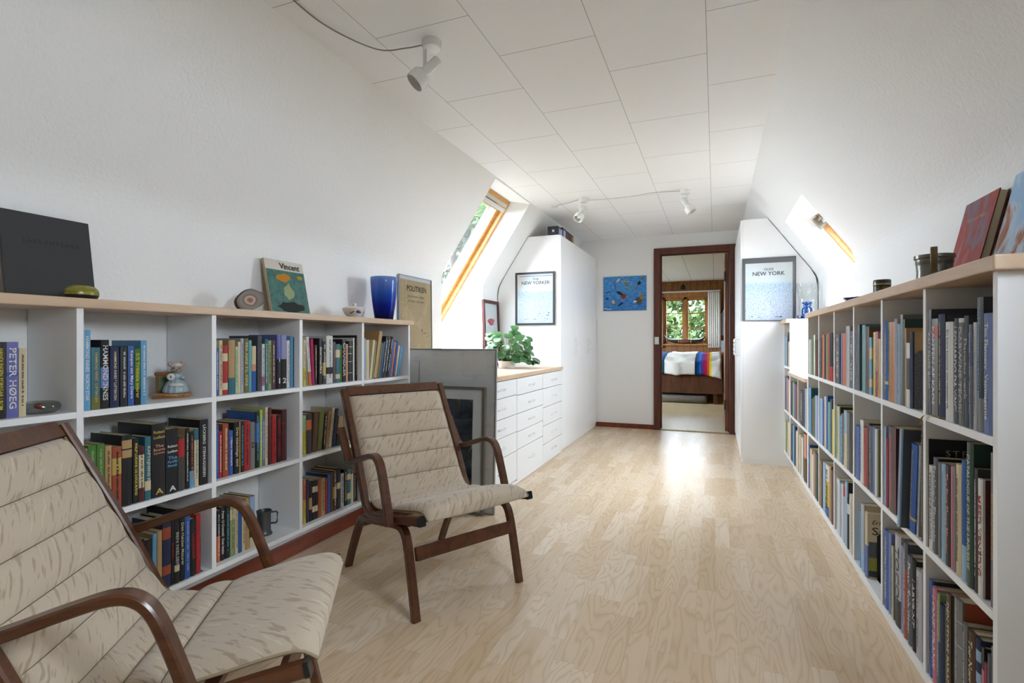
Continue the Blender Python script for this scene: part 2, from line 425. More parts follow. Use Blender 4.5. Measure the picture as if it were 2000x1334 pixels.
struct(obj('trim_2', boxes((DX0, DX0 + .012, YF + .03, YF + .06, 0, DZ - .012), (DX1 - .012, DX1, YF + .03, YF + .06, 0, DZ - .012), (DX0, DX1, YF + .03, YF + .06, DZ - .012, DZ)), M_casing))
struct(obj('trim_3', bx(DX0, DX1, YF - .01, YF + .11, 0, 0.012, .003), M_floor2))
# seam strip where the slope boards meet
# ---- roof windows
def roof_window(name, T, B, y0, y1, n, blind=False, lever=False):
    s = Vector((B[0] - T[0], 0, B[1] - T[1])); Ln = s.length; s.normalize()
    nn = Vector((n * abs(s.z), 0, abs(s.x)))                       # outward
    root = bpy.data.objects.new(name, None); C.objects.link(root); root['kind'] = 'structure'
    O = Vector((T[0], 0, T[1]))
    def member(bm, a0, a1, b0, b1, h0, h1):
        vs = box(bm, 0, 1, 0, 1, 0, 1)
        for v in vs:
            c = v.co; v.co = O + s * (a0 + (a1 - a0) * c.x) + nn * (h0 + (h1 - h0) * c.z) + Vector((0, b0 + (b1 - b0) * c.y, 0))
    def rectf(bm, a0, a1, b0, b1, wd, h0, h1):
        member(bm, a0, a0 + wd, b0, b1, h0, h1); member(bm, a1 - wd, a1, b0, b1, h0, h1)
        member(bm, a0 + wd, a1 - wd, b0, b0 + wd, h0, h1); member(bm, a0 + wd, a1 - wd, b1 - wd, b1, h0, h1)
    bm = bmesh.new(); rectf(bm, 0, Ln, y0, y1, 0.035, -0.01, 0.12); obj('window_frame', bm, M_pine, root)
    bm = bmesh.new(); rectf(bm, 0.07, Ln - .03, y0 + .035, y1 - .035, 0.05, 0.03, 0.09); obj('sash', bm, M_pine, root)
    bm = bmesh.new(); member(bm, 0.1, Ln - .06, y0 + .08, y1 - .08, 0.06, 0.066); obj('pane', bm, M_pane, root)
    bm = bmesh.new(); rectf(bm, 0.06, Ln - .02, y0 + .03, y1 - .03, 0.05, 0.09, 0.13); obj('outer_cladding', bm, flat('#33363a', .5), root)
    bm = bmesh.new(); member(bm, 0.035, 0.065, y0 + .03, y1 - .03, -.012, 0.02)
    obj('vent_bar', bm, flat('#b9b9b4', .4) if not lever else flat('#d9d8d4', .35), root)
    if lever:
        bm = bmesh.new(); member(bm, 0.0, 0.09, y1 - .09, y1 - .05, -.045, 0.01); member(bm, .02, .04, y1 - .2, y1 - .09, -.03, -.01); obj('latch_bracket', bm, flat('#8d8578', .4, metal=.5), root)
    if blind:
        bm = bmesh.new(); member(bm, 0.075, 0.11, y0 + .04, y1 - .04, -.02, 0.03); obj('blind_cassette', bm, flat('#c6c6c2', .4), root)
    mid = O + s * (Ln / 2) + nn * 0.15 + Vector((0, (y0 + y1) / 2, 0))
    p = portal('skylight_portal', mid, -nn, y1 - y0, Ln); z = nn.normalized(); yv = s; xv = yv.cross(z)
    p.rotation_euler = Matrix((xv, yv, z)).transposed().to_euler()
    return root
for i, r in enumerate(recL): roof_window('window_%d' % (1 + i), r[4], r[5], r[0], r[1], -1, blind=(i == 0))
for i, r in enumerate(recR): roof_window('window_%d' % (2 + i), r[4], r[5], r[0], r[1], 1, lever=(i == 0))

# ---------------------------------------------------------------- bedroom beyond the door
BX0, BX1, BY1 = -2.1, 0.75, 10.9
WX0, WX1, WZ0, WZ1 = -0.985, -0.13, 0.95, 1.885
struct(obj('floor_bedroom', bx(BX0, BX1, YF + .05, BY1 + .1, -0.06, 0), M_floor2))
def ceil2():
    n = NT('bedroom_ceiling_boards', .6, .2); tc = n.n('ShaderNodeTexCoord'); sp = n.n('ShaderNodeSeparateXYZ'); n.l(tc.outputs['Object'], sp.inputs[0])
    fx = n.math('FRACT', n.math('DIVIDE', n.math('ADD', sp.outputs[0], .032), .407)); s = n.math('LESS_THAN', fx, .02)
    n.col(n.mix(s, '#cfcfcf', '#8f8f8f')); return n.m
struct(obj('ceiling_bedroom', bx(BX0, BX1, YF + .1, BY1 + .1, ZC, ZC + .06), ceil2()))
bm = bmesh.new(); grid_hole(bm, lambda u, v: (u, BY1, v), [BX0, WX0, WX1, BX1], [0, WZ0, WZ1, ZC], [(WX0, WX1, WZ0, WZ1)])
for q in (((WX0, WZ0), (WX0, WZ1)), ((WX0, WZ1), (WX1, WZ1)), ((WX1, WZ1), (WX1, WZ0)), ((WX1, WZ0), (WX0, WZ0))):
    bm.faces.new([bm.verts.new(p) for p in ((q[0][0], BY1, q[0][1]), (q[1][0], BY1, q[1][1]), (q[1][0], BY1 + .14, q[1][1]), (q[0][0], BY1 + .14, q[0][1]))])
struct(obj('wall_bedroom_far', bm, M_plank))
bm = bmesh.new(); grid_hole(bm, lambda u, v: (BX0, u, v), [YF + .1, 7.4, 9.6, BY1], [0, .8, 1.9, ZC], [(7.4, 9.6, .8, 1.9)]); struct(obj('wall_bedroom_left', bm, M_plank))
root = bpy.data.objects.new('window_5', None); C.objects.link(root); root['kind'] = 'structure'  # added side window, out of view, to brighten the bedroom
obj('window_frame', boxes((BX0 - .06, BX0, 7.4, 7.45, .8, 1.9), (BX0 - .06, BX0, 9.55, 9.6, .8, 1.9), (BX0 - .06, BX0, 8.47, 8.53, .8, 1.9), (BX0 - .06, BX0, 7.4, 9.6, .8, .85), (BX0 - .06, BX0, 7.4, 9.6, 1.85, 1.9)), M_pine, root)
obj('pane', bx(BX0 - .032, BX0 - .028, 7.45, 9.55, .85, 1.85), M_pane, root)
portal('bedroom_side_portal', (BX0 - .08, 8.5, 1.35), (1, 0, 0), 1.1, 2.2)
struct(obj('wall_bedroom_right', bx(BX1, BX1 + .05, YF + .1, BY1, 0, ZC), M_plank))
struct(obj('wall_bedroom_near', boxes((BX0, DX0, YF + .1, YF + .115, 0, ZC), (DX1, BX1, YF + .1, YF + .115, 0, ZC), (DX0, DX1, YF + .1, YF + .115, DZ + .07, ZC)), M_plank))
struct(obj('baseboard_bedroom', bx(BX0, BX1, BY1 - .015, BY1, 0, .09), M_red))
root = bpy.data.objects.new('window_4', None); C.objects.link(root); root['kind'] = 'structure'
YW = BY1 + .05
obj('window_frame', boxes((WX0, WX1, YW, YW + .07, WZ1 - .035, WZ1), (WX0, WX1, YW, YW + .07, WZ0, WZ0 + .035), (WX0, WX0 + .035, YW, YW + .07, WZ0, WZ1), (WX1 - .035, WX1, YW, YW + .07, WZ0, WZ1), ((WX0 + WX1) / 2 - .03, (WX0 + WX1) / 2 + .03, YW, YW + .07, WZ0, WZ1)), M_pine2, root)
for a, b in ((WX0 + .035, (WX0 + WX1) / 2 - .03), ((WX0 + WX1) / 2 + .03, WX1 - .035)):
    hz = (WZ1 - WZ0 - .07) / 3
    rows = [(a, a + .03, YW + .01, YW + .05, WZ0 + .035, WZ1 - .035), (b - .03, b, YW + .01, YW + .05, WZ0 + .035, WZ1 - .035), (a, b, YW + .01, YW + .05, WZ0 + .035, WZ0 + .07), (a, b, YW + .01, YW + .05, WZ1 - .07, WZ1 - .035)]
    rows += [(a, b, YW + .015, YW + .045, WZ0 + .035 + hz * k - .01, WZ0 + .035 + hz * k + .01) for k in (1, 2)]
    obj('sash', boxes(*rows), M_pine2, root)
    obj('pane', bx(a + .02, b - .02, YW + .028, YW + .032, WZ0 + .05, WZ1 - .05), M_pane, root)
obj('window_sill', bx(WX0 - .07, WX1 + .05, BY1 - .09, BY1 + .06, WZ0 - .03, WZ0, .004), M_pine2, root)
obj('casing', boxes((WX0 - .09, WX0, BY1 - .02, BY1, WZ0, WZ1 + .1), (WX1, WX1 + .08, BY1 - .02, BY1, WZ0, WZ1 + .1), (WX0 - .09, WX1 + .08, BY1 - .022, BY1, WZ1, WZ1 + .1)), M_pine2, root)
portal('bedroom_portal', ((WX0 + WX1) / 2, BY1 + .16, (WZ0 + WZ1) / 2), (0, -1, 0), .86, .94)
# ---------------------------------------------------------------- bookcases
FL, FR = -1.70, 0.513            # front planes
LZ = (0.175, 0.487, 0.798, 1.0966)   # shelf surfaces and underside of the top, left
RZ = (0.134, 0.464, 0.810, 1.138)
LY = (0.08, 0.51, 0.941, 1.370, 1.797, 2.230, 2.666)
RY = (1.300, 1.672, 2.050, 2.426, 2.792, 3.175, 3.521)
def bookcase(name, label, side, ys, zs, xf, xb, th=0.018, plinth=0.0):
    r = thing(name, label, 'bookcase', ((xf + xb) / 2, ys[0], 0))
    ox, oy = r.location.x, r.location.y
    a, b = sorted((xf, xb))
    def L(*q): return (q[0] - ox, q[1] - ox, q[2] - oy, q[3] - oy, q[4], q[5])
    for y in ys: obj('upright', boxes(L(a, b, y - th / 2, y + th / 2, zs[0] - th, zs[-1]) + (0.0008,)), M_white, r)
    for y0, y1 in zip(ys, ys[1:]):
        for z in zs[:-1]: obj('shelf', boxes(L(a, b, y0 + th / 2, y1 - th / 2, z - th, z) + (0.0008,)), M_white, r)
    s = 1 if side == 'L' else -1
    xp = xf - s * 0.145 if side == 'L' else xf + 0.06
    p, q = sorted((xp, xp - s * 0.016))
    obj('plinth', boxes(L(p, q, ys[0], ys[-1], 0, zs[0] - th)), M_white, r)
    return r
def fix_uprights(): pass
bookcase('bookcase', 'low white open bookcase with paperbacks along the left wall behind the armchairs', 'L', LY, LZ, FL, XL + .004)
bookcase('bookcase', 'tall white open bookcase packed with large books along the right wall', 'R', RY, RZ, FR, XR - .004)
bookcase('bookcase', 'low two-row white bookcase unit under the right roof window', 'R', (3.541, 3.93, 4.315), (0.134, 0.464, 0.752), FR, XR - .004)
bookcase('bookcase', 'narrow white bookcase unit standing against the right wardrobe', 'R', (4.335, 4.668), RZ, FR, XR - .004)
tag(obj('worktop', bx(XL + .002, FL + .012, LY[0] - .02, LY[-1] + .035, LZ[-1], LZ[-1] + .028, .003), M_top), 'long pale wooden top board on the left bookcase, under the blue vase', 'shelf top')
tag(obj('worktop', bx(FR - .014, XR - .002, RY[0] - .03, RY[-1] + .012, RZ[-1], RZ[-1] + .03, .003), M_top), 'long pale wooden top board on the tall right bookcase', 'shelf top')
tag(obj('worktop', bx(FR - .014, XR - .002, 3.548, 4.325, 0.752, 0.777, .003), M_top), 'lower pale wooden board reaching into the right window recess', 'shelf top')
tag(obj('worktop', bx(FR - .025, XR - .002, 4.33, 4.672, RZ[-1], RZ[-1] + .03, .003), M_top), 'short pale wooden top board under the clear glass vase', 'shelf top')
struct(obj('baseboard_left', bx(-1.845, -1.832, LY[0], 2.70, 0, 0.072, .002), M_red))

# ---- books
PAL = {'black': '17171a', 'navy': '1f2a4a', 'slate': '474d57', 'grey': '6f6e6b', 'dark grey': '3c3b3a', 'silver': '9fa09f', 'white': 'cfcdc8', 'cream': 'c9ba98', 'tan': 'ac8a5c',
 'ochre': '9c7a36', 'brown': '53382a', 'rust': '97452a', 'orange': 'c2683a', 'red': 'a31f20', 'crimson': '8e1a36', 'maroon': '4f1c22', 'pink': 'b8687a', 'magenta': '9e1650',
 'purple': '54407a', 'violet': '5f62a0', 'lilac': '8c8db4', 'blue': '28559a', 'sky blue': '5b97bd', 'pale blue': '93afca', 'periwinkle': '6b7cab', 'teal': '2d6672', 'aqua': '5b9ba0',
 'green': '47752f', 'dark green': '1f3a2c', 'olive': '66682f', 'lime': '8fae42', 'mint': 'a3bd9c', 'sage': '87966a', 'yellow': 'c4b238', 'salmon': 'c58a6a', 'gold': 'b79a4e', 'light grey': 'a9a9ad'}
def pc(n): return rgb(PAL[n])
def book(side, xs, y0, y1, zb, h, color, title='', tc='white', bands=(), lean=0.0, depth=None, cover=None, mode='v', soft=False, seed=0, tf=(0.12, 0.92)):
    """one book: cover, pages, lettering. side L: spine faces +x, side R: spine faces -x; y0..y1 its thickness."""
    rr = random.Random(seed * 7 + 3)
    t = max(abs(y1 - y0) - 0.0006, 0.004); D = depth or min(0.195, max(0.105, h * 0.70))
    r = bpy.data.objects.new('book', None); C.objects.link(r)
    sgn = 1 if side == 'L' else -1
    piv = 0.0
    if abs(lean) > 1e-4:                                              # stands on the edge it leans towards
        piv = (t / 2) * (1 if lean > 0 else -1)
    r.location = (xs, (y0 + y1) / 2 + piv, zb); r.rotation_euler = (-lean * sgn, 0, 0 if sgn > 0 else PI)
    po = -piv * sgn                                                   # shift of the body in local y
    cv = cover or color
    # cover
    bm = bmesh.new(); cl = bm.loops.layers.float_color.new('Col')
    e = 0.0 if soft else 0.003; bt = 0.0008 if soft else min(0.0022, t * .16); bul = 0.0 if t < .012 else min(0.004, t * .12)
    prof = [(-D, -t / 2, 0), (-0.004, -t / 2, 0)]
    ns = 4 if t > .012 else 2
    for i in range(ns + 1):
        a = -1 + 2 * i / ns; prof.append((bul * (1 - a * a), a * t / 2 * .995, 1))
    prof += [(-0.004, t / 2, 0), (-D, t / 2, 0)]
    inner = [(-D, t / 2 - bt), (-.005, t / 2 - bt), (-.005, -t / 2 + bt), (-D, -t / 2 + bt)]
    lv = sorted({0.0, 1.0} | {b[0] for b in bands} | {b[1] for b in bands})
    R = [[bm.verts.new((p[0], p[1] + po, z * h)) for p in prof] for z in lv]
    I = [[bm.verts.new((p[0], p[1] + po, z * h)) for p in inner] for z in (0, 1)]
    def face(vs, c):
        f = bm.faces.new(vs)
        for l in f.loops: l[cl] = c
    n = len(prof)
    for k in range(len(lv) - 1):
        zm = (lv[k] + lv[k + 1]) / 2; bc = pc(color)
        for b in bands:
            if b[0] <= zm <= b[1]: bc = pc(b[2])
        for i in range(n - 1):
            sp = 1 <= i <= n - 3
            face((R[k][i], R[k][i + 1], R[k + 1][i + 1], R[k + 1][i]), bc if sp else pc(cv))
    for i in range(3): face((I[0][i], I[0][i + 1], I[1][i + 1], I[1][i]), pc('cream'))
    for Rk, Ik in ((R[0], I[0]), (R[-1], I[1])):
        m = n // 2
        face((Rk[0], Rk[1], Ik[2], Ik[3]), pc(cv)); face((Ik[0], Ik[1], Rk[n - 2], Rk[n - 1]), pc(cv))
        face([Ik[2]] + Rk[1:n - 1] + [Ik[1]], pc(color))
    for i, j in ((0, 3), (n - 1, 0)): face((R[0][i], R[-1][i], I[1][j], I[0][j]), pc(cv)) if len(lv) == 2 else None
    me = bpy.data.meshes.new('cover'); bm.to_mesh(me); bm.free()
    link('cover', me, M_book if rr.random() < .7 else M_cloth, r)
    # pages
    obj('pages', bx(-D + e + .001, -.0055, -t / 2 + bt + .0002 + po, t / 2 - bt - .0002 + po, e, h - e - (.0008 if soft else 0)), M_page, r)
    # lettering
    if title:
        bm = bmesh.new(); xo = bul + 0.0006
        if mode == 'h':
            for part in title.split('/'):
                f0, f1, s, c2 = part.split(':'); f0, f1 = float(f0), float(f1)
                b2 = bmesh.new(); put_text(b2, s, t * .84, h * (f1 - f0), lambda u, v: (xo, u + po, h * (f0 + f1) / 2 + v), bold=.02)
                plain('lettering', b2, flat('#' + PAL[c2], .5), r)
        else:
            W, H = h * (tf[1] - tf[0]), t * (0.62 if title[0] != '~' else .5); zc = h * (tf[0] + tf[1]) / 2
            fn = lambda u, v: (xo - (bul * (v / (t / 2)) ** 2 if bul else 0), v + po, zc - u)
            if title[0] == '~': put_marks(bm, W, min(H, .011), fn, seed, 1)
            else: put_text(bm, title, W, H, fn, bold=.015)
        if mode != 'h': plain('lettering', bm, flat('#' + PAL[tc], .5), r)
        else: bm.free()
    return r
LEDGER = []                                                           # (object, colour, thickness, height, title?, row words, bay words, side)
def shelf_books(side, spec, zb, yr, row, bay, group, setb=None):
    """spec lines: px0 px1 ytop | colour | title | title colour | bands | opts. Pixels give the spine's place on the real shelf."""
    items = []
    for ln in spec.strip().split('\n'):
        f = [x.strip() for x in ln.split('|')] + [''] * 6
        a, b, yt = (float(x) for x in f[0].split()); op = dict(o.split('=') for o in f[5].split()) if f[5] else {}
        sb = float(op.get('s', setb if setb is not None else (0.03 if side == 'L' else 0.006)))
        xs = FL - sb if side == 'L' else FR + sb
        y0 = at_x(a, 700, xs)[0]; y1 = at_x(b, 700, xs)[0]; z = at_x((a + b) / 2, yt, xs)[1]
        y0, y1 = sorted((y0, y1)); items.append([y0, y1, z, f, op, xs])
    items.sort(key=lambda q: q[0])
    lo = yr[0] + .0095
    for it in items:                                                  # keep neighbours and uprights clear of each other
        if it[0] < lo: it[0] = lo
        if it[1] < it[0] + .005: it[1] = it[0] + .005
        lo = it[1] + .0003
        for k in range(1): pass
    hi = yr[1] - .0095
    for it in reversed(items):
        if it[1] > hi: it[1] = hi
        if it[0] > it[1] - .005: it[0] = it[1] - .005
        hi = it[0] - .0003
    out = []
    for i, (y0, y1, z, f, op, xs) in enumerate(items):
        h = max(.1, min(z - zb, yr[2] - zb - .02)); col = f[1]; title = f[2]
        bands = tuple((float(q.split()[0]), float(q.split()[1]), ' '.join(q.split()[2:])) for q in f[4].split(',')) if f[4] else ()
        lean = math.radians(float(op.get('lean', 0)))
        if lean: h = min(h / math.cos(lean) - .0, yr[2] - zb - .03)
        o = book(side, xs, y0, y1, zb + .0004, h, col, title, f[3] or 'white', bands, lean, float(op['d']) if 'd' in op else None, op['cov'].replace('_', ' ') if 'cov' in op else None,
                 'h' if op.get('m') == 'h' else 'v', op.get('soft') == '1', seed=int(a_hash(f[0])))
        o['group'] = group; out.append([o, col, y1 - y0, h, title, row, bay, bands, lean])
    LEDGER.append((side, out)); return out
def a_hash(s): return sum(ord(c) * (i + 3) for i, c in enumerate(s)) % 9973
G = 'books in the left bookcase'
def Lb(i): return (LY[i], LY[i + 1])
shelf_books('L', '''-10 12 669|black|HANDLINGEN FOREGAR I ROM|yellow||
12 36 668|violet|PETER HØEG|white|0.55 0.6 blue|
36.5 51 680|cream|~|brown||''', LZ[2], (*Lb(1), LZ[3]), 'top row', 'first bay', G)
shelf_books('L', '''162.4 177 644.5|sky blue|HAMMOND INNES  NORTH STAR|white||
178 196 679|teal|HAMMOND INNES . LUFTBROEN|gold|0 0.2 olive|
197 213 664|black|HAMMOND INNES|white|0.3 0.6 periwinkle|
215 233 678|navy|HAMMOND INNES * LUFTBROEN|cream||
235 249 678|black|~|light grey||
250 262 676|blue|Kampen om Mary Deare|white||
263 274 681|green|S/S Trikkala svarer|yellow|0 0.28 black|
275 287 665|sky blue|~|white||''', LZ[2], (*Lb(2), LZ[3]), 'top row', 'second bay', G, .012)
shelf_books('L', '''165 171 877|sage||||
172 188 870|green|~|sage||
189 204 867|green|~|sage||
205 218 871|tan|~|brown||
219 237.5 873|rust|~|black|0.55 0.82 gold|
238.5 258 850|black|||0.68 0.79 tan,0.81 0.93 tan|
260 270.5 856|black|PHILIP LORAINE: DE DØDE MÆND|yellow||
271 282 872|maroon|~|black|0.25 0.85 cream|
283 295 853|teal|KAPTAJNENS KUP|cream|0.15 0.3 cream|
296 323 828|black|0.86:0.92:Robert:gold/0.79:0.85:Ludlum:gold/0.68:0.72:The:salmon/0.63:0.67:Bourne:salmon/0.58:0.62:Supremacy:salmon/0.04:0.12:A:gold|||m=h
324 347 838|black|0.7:0.77:Robert:white/0.62:0.69:Ludlum:white/0.53:0.58:The:sky blue/0.47:0.52:Parsifal:sky blue/0.41:0.46:Mosaik:sky blue/0.04:0.12:A:white|||m=h
348 360.5 852|dark grey||black|0.62 0.95 red|
363 369.5 837|black|~|white||cov=tan
370.5 379 843|black|~|orange|0 0.3 sky blue|
379.5 388 837|cream|~|teal|0.8 1 teal|
390 406 819.6|black|LÄCKBERG  STENHUGGEREN|white||''', LZ[1], (*Lb(2), LZ[2]), 'middle row', 'second bay', G, .012)
shelf_books('L', '''238 261 1042|green|~|yellow||
262 269 1039|sky blue|~|slate||
270 282.5 1055|black|~|white||
283 297 1055|black|Dias|red||
298 306 1043|sky blue||||cov=tan
307 316.5 1037|tan||||
317.5 334 1020|navy|||0.2 0.34 rust,0.74 0.92 rust|
335 340.5 1014|black|Ben Nielsen|red||
341 351 1012|black|BEN NIELSEN|light grey|0.18 0.28 cream|
352 360.5 996|black|Den Halden Malurer|cream||
361 371.5 1009|blue|~|silver||
372.5 382.5 1014|black|LACROIX|red||
383 391.5 1004|red||||''', LZ[0], (*Lb(2), LZ[1]), 'bottom row', 'second bay', G, .012)
shelf_books('L', '''422.6 427.3 680|blue|~|white||
428 434.6 665|cream|~|brown||
435 445 675|red|||0.1 0.24 cream,0.68 0.84 cream|
446.5 459 664.5|tan|||0 0.3 teal|
460 464.6 677|mint|~|olive||
465 469.4 668|cream||||
470 476 661|light grey|~|violet||
477 485 661|olive|FRA ASKE TIL ASKE|cream||
485.6 491.5 665|aqua||||
492 500 676|salmon|||0 0.45 blue,0.6 1 cream|
503 511 656|slate|~|maroon||
511.8 517 672|white|~|black|0.1 0.3 pink|
517.3 523 662|teal|~|white||
523.4 530 665|sage|~|black||
530.6 537.5 665|brown|~|cream||
541 549 654|violet|0.5:0.56:1:white/0.1:0.2:1:white|orange|0 0.55 black|m=h
549.6 559.4 655|lilac|0.1:0.2:2:white|orange|0 0.55 black|m=h
560 565.6 665|white|~|grey||
567 575 657|sky blue||||
576 584.4 659|navy|~|red||''', LZ[2], (*Lb(3), LZ[3]), 'top row', 'third bay', G)
shelf_books('L', '''423 427 830|blue|~|sky blue||
427.4 433.6 843|red|~|white||
435 446.4 828|rust|~|cream||
447.4 455 841|blue|I liljens blændværk|white||
457 467 825|black|Den klædelige død|cream||
467.3 470 824|ochre||||
470.4 476.8 824|black|ROSS MACDONALD DET BLÅ|sky blue||
477 488 822|red|~|black||
488.6 498 825|grey|53|black||
499 507 804|black|~|sky blue|0.45 0.8 blue|cov=blue
507.4 512.6 800.6|lime|~|white||
513 517.4 815.6|violet|~|white||
518 523.2 795.6|cream|~|brown||
524 530.4 797|maroon|||0.75 0.77 brown,0.86 0.88 brown|
531.4 540 811|red|~|maroon||
541 549 810.6|black|BENEDICT TORPEDO|red||
550.4 560 800|maroon|||0.55 0.57 brown,0.72 0.74 brown|''', LZ[1], (*Lb(3), LZ[2]), 'middle row', 'third bay', G)
shelf_books('L', '''424 430 997|orange|~|white|0.5 1 black|
431 439 990|black|Peter O Donnell  Den fatale|white||
440 449 986|black|~|aqua||
449.6 458.6 985|sage|~|olive|0.7 0.9 cream|
459.2 465 984|cream|~|brown||
465.6 472 984|blue||||
472.6 479 983|cream|~|brown||
479.6 487 973|tan|Brus i...|black||
488 498 969|brown|||0.6 1 pale blue,0 0.2 cream|''', LZ[0], (*Lb(3), LZ[1]), 'bottom row', 'third bay', G)
shelf_books('L', '''592.6 597.4 664|cream|~|brown|0 0.4 yellow|
603.6 609 658|white|~|grey|0 0.28 orange|lean=-5
609.6 614.8 662|magenta||||lean=-3
615 619 674|brown|~|cream|0 0.6 black|
622.6 629.6 660.6|black|Stormenfalt|white||
630.6 636.6 666.6|dark grey|~|white|0.2 0.5 gold|
637.4 649.8 656|white|KEPLER HYPNOTISØREN|black|0.2 0.34 black|
650.2 655.2 668|slate|~|rust||
655.6 664.4 672|teal|||0.1 0.22 cream,0.65 0.85 cream|
664.8 667.4 674|green||||
668 675.4 662.6|black|CHANDLER|white||
675.8 679.6 672|salmon||||
680.4 689 666.6|black|||0.2 0.22 silver,0.48 0.5 silver,0.68 0.7 silver,0.85 0.87 silver|
689.6 692.4 660|white||||
694 700 655|black|~|gold||''', LZ[2], (*Lb(4), LZ[3]), 'top row', 'fourth bay', G)
shelf_books('L', '''592.6 597.6 811.5|yellow|~|green|0.6 1 mint|
598.4 608.6 808.5|dark grey||black|0.6 0.85 orange|
609.6 618.4 806|brown||||lean=4
619.8 628.4 806|olive||||lean=6
629.4 634.6 809|black|~|white||lean=6
635.4 641 806|tan|~|brown||lean=7
641.8 647 798|cream|~|rust||lean=8
648 654.6 800|navy||||lean=8
656 664 815|tan|||0 0.4 black|lean=9''', LZ[1], (*Lb(4), LZ[2]), 'middle row', 'fourth bay', G)
shelf_books('L', '''592.8 597.4 938|orange|~|black|0 0.55 yellow|
598.2 603.4 937|navy|~|red||
604 609.6 942|black|||0.3 0.6 tan|
610 615.6 939|black|||0.2 0.35 cream,0.7 0.85 cream|
616 620.8 938|black|||0.2 0.35 cream,0.7 0.85 cream|
621.2 626.6 936|rust||||
627 634.6 934|tan|~|brown||
635 639 934|red||||
639.4 645 926|blue||||
645.4 650 923|brown||||
650.6 657.4 919|brown|~|cream|0.3 0.6 tan|
658 664.8 914.7|black|L|lilac|0.5 0.65 cream|
665.4 671.4 925|light grey|~|black||
672 677.4 916.7|black|~|yellow||
677.8 685 915.7|teal|||0.15 0.32 cream,0.7 0.86 cream|
685.4 690.2 919|cream|||0.9 1 red|
690.6 694.6 924|black|~|cream||
695 698.4 932|blue||||
698.8 702 935|brown||||''', LZ[0], (*Lb(4), LZ[1]), 'bottom row', 'fourth bay', G)
shelf_books('L', '''711.8 714.2 661|pale blue||||
714.8 721 664|cream||||
721.6 726 665|cream||||lean=9
727 729 667|sage||||lean=9
729.6 736 648|tan||||lean=12
736.8 740.6 671|olive||||lean=12
741.2 744 668|blue||||lean=12
744.6 749 658|black|~|white||lean=12
749.6 754 658|black|~|white||lean=12
754.6 758.6 658|black|~|white||lean=12
759.2 762.4 667|blue||||lean=12
763 766 668|orange||||lean=12
766.6 770 667|blue||||lean=12
771 774.6 676|cream||||lean=12
775.6 780 677|sky blue||||lean=12''', LZ[2], (*Lb(5), LZ[3]), 'top row', 'fifth bay', G)
G = 'books in the right bookcase'
def Rb(i): return (RY[i], RY[i + 1])
shelf_books('R', '''1810 1819 605|slate|TALLENES BOG|white||d=.18
1820 1832 623|grey|KANTEN AF KAOS|white|0.8 0.93 red|
1833 1846 614|navy|~|gold||cov=slate
1847 1862 629|white|En kort historie om næsten alt|slate||cov=tan
1864 1872 622|slate|LEONARDO DA VINCI|white||
1872.6 1883 622|grey|DARWINS TEORI|light grey|0.96 1 white|
1883.6 1892 617|slate|Darwins værk|light grey||
1892.6 1900 634|navy|~|lilac|0 0.6 slate|
1901 1908 630|light grey|~|grey||
1908.6 1921 581|black|~|sky blue|0 0.25 grey|d=.2
1921.6 1939 612|periwinkle|Tim Flannery  Vejrmagerne|white||''', RZ[2], (*Rb(0), RZ[3]), 'top row', 'nearest bay', G)
shelf_books('R', '''1808.6 1814 856|black|~|purple||d=.22 
1814.6 1822 909|white|STJERNETÆNKNING|slate||cov=teal
1823.6 1831.8 894|slate|Stakkels Einstein|white||cov=black
1832.6 1838 903|grey||||
1839 1846.8 906|pale blue|~|sky blue||
1847.4 1857 909|black|The First Three Minutes|salmon||
1857.4 1862 911|pink||||
1862.4 1867 911|grey||||
1867.6 1878 907|cream|~|brown||
1878.6 1887.6 901|blue|||0 0.3 pale blue|
1888.4 1902 865|dark green|CATALOGUE OF THE UNIVERSE|mint||d=.2
1903.4 1909.6 915|dark grey|~|white||
1910.2 1920 936|white|MEED VENEDIG|red||cov=maroon
1935 1941 885|grey|SOFORUNDERVINDER|gold||''', RZ[1], (*Rb(0), RZ[2]), 'middle row', 'nearest bay', G)
shelf_books('R', '''1815.6 1821 1133|blue|~|navy||cov=navy
1821.6 1830 1148|pink|LONE FRANK|white||
1830.8 1836 1159|sage|~|white|0 0.5 teal|
1836.6 1845 1181|navy||||
1845.6 1848.6 1186|dark green||||
1849.4 1857 1160|brown|DEN STORE PARADE|cream||cov=teal
1864 1880 1170|grey|~|silver|0.62 0.625 white,0.82 0.825 white|cov=rust
1880.6 1889.6 1219|grey|~|light grey||
1892 1905 1234|brown|Tor Nørretranders|cream||
1906 1915.6 1247|navy|||0.2 0.3 pale blue,0.4 0.5 pale blue,0.6 0.7 pale blue,0.8 0.9 pale blue|
1917 1922 1265|black|||0.3 0.8 pink|
1922.6 1928.4 1295|crimson||||
1929 1935.6 1279|slate|~|periwinkle||
1936.2 1941 1264|grey||||''', RZ[0], (*Rb(0), RZ[1]), 'bottom row', 'nearest bay', G)
shelf_books('R', '''1729 1735 630|blue|~|white|0.2 0.24 cream|
1735.6 1742 629.6|ochre|~|brown||
1742.4 1747 629|orange||||
1747.4 1752.6 623|silver||||
1753.2 1758 633|pale blue|~|blue||
1758.6 1763.4 614.7|grey||||d=.2
1764 1767 624|dark green||||d=.2
1767.4 1770 641|tan||||
1770.6 1776.8 670|white|||0.28 0.76 black|
1777.6 1783 648.6|navy||||cov=tan''', RZ[2], (*Rb(1), RZ[3]), 'top row', 'second bay', G)
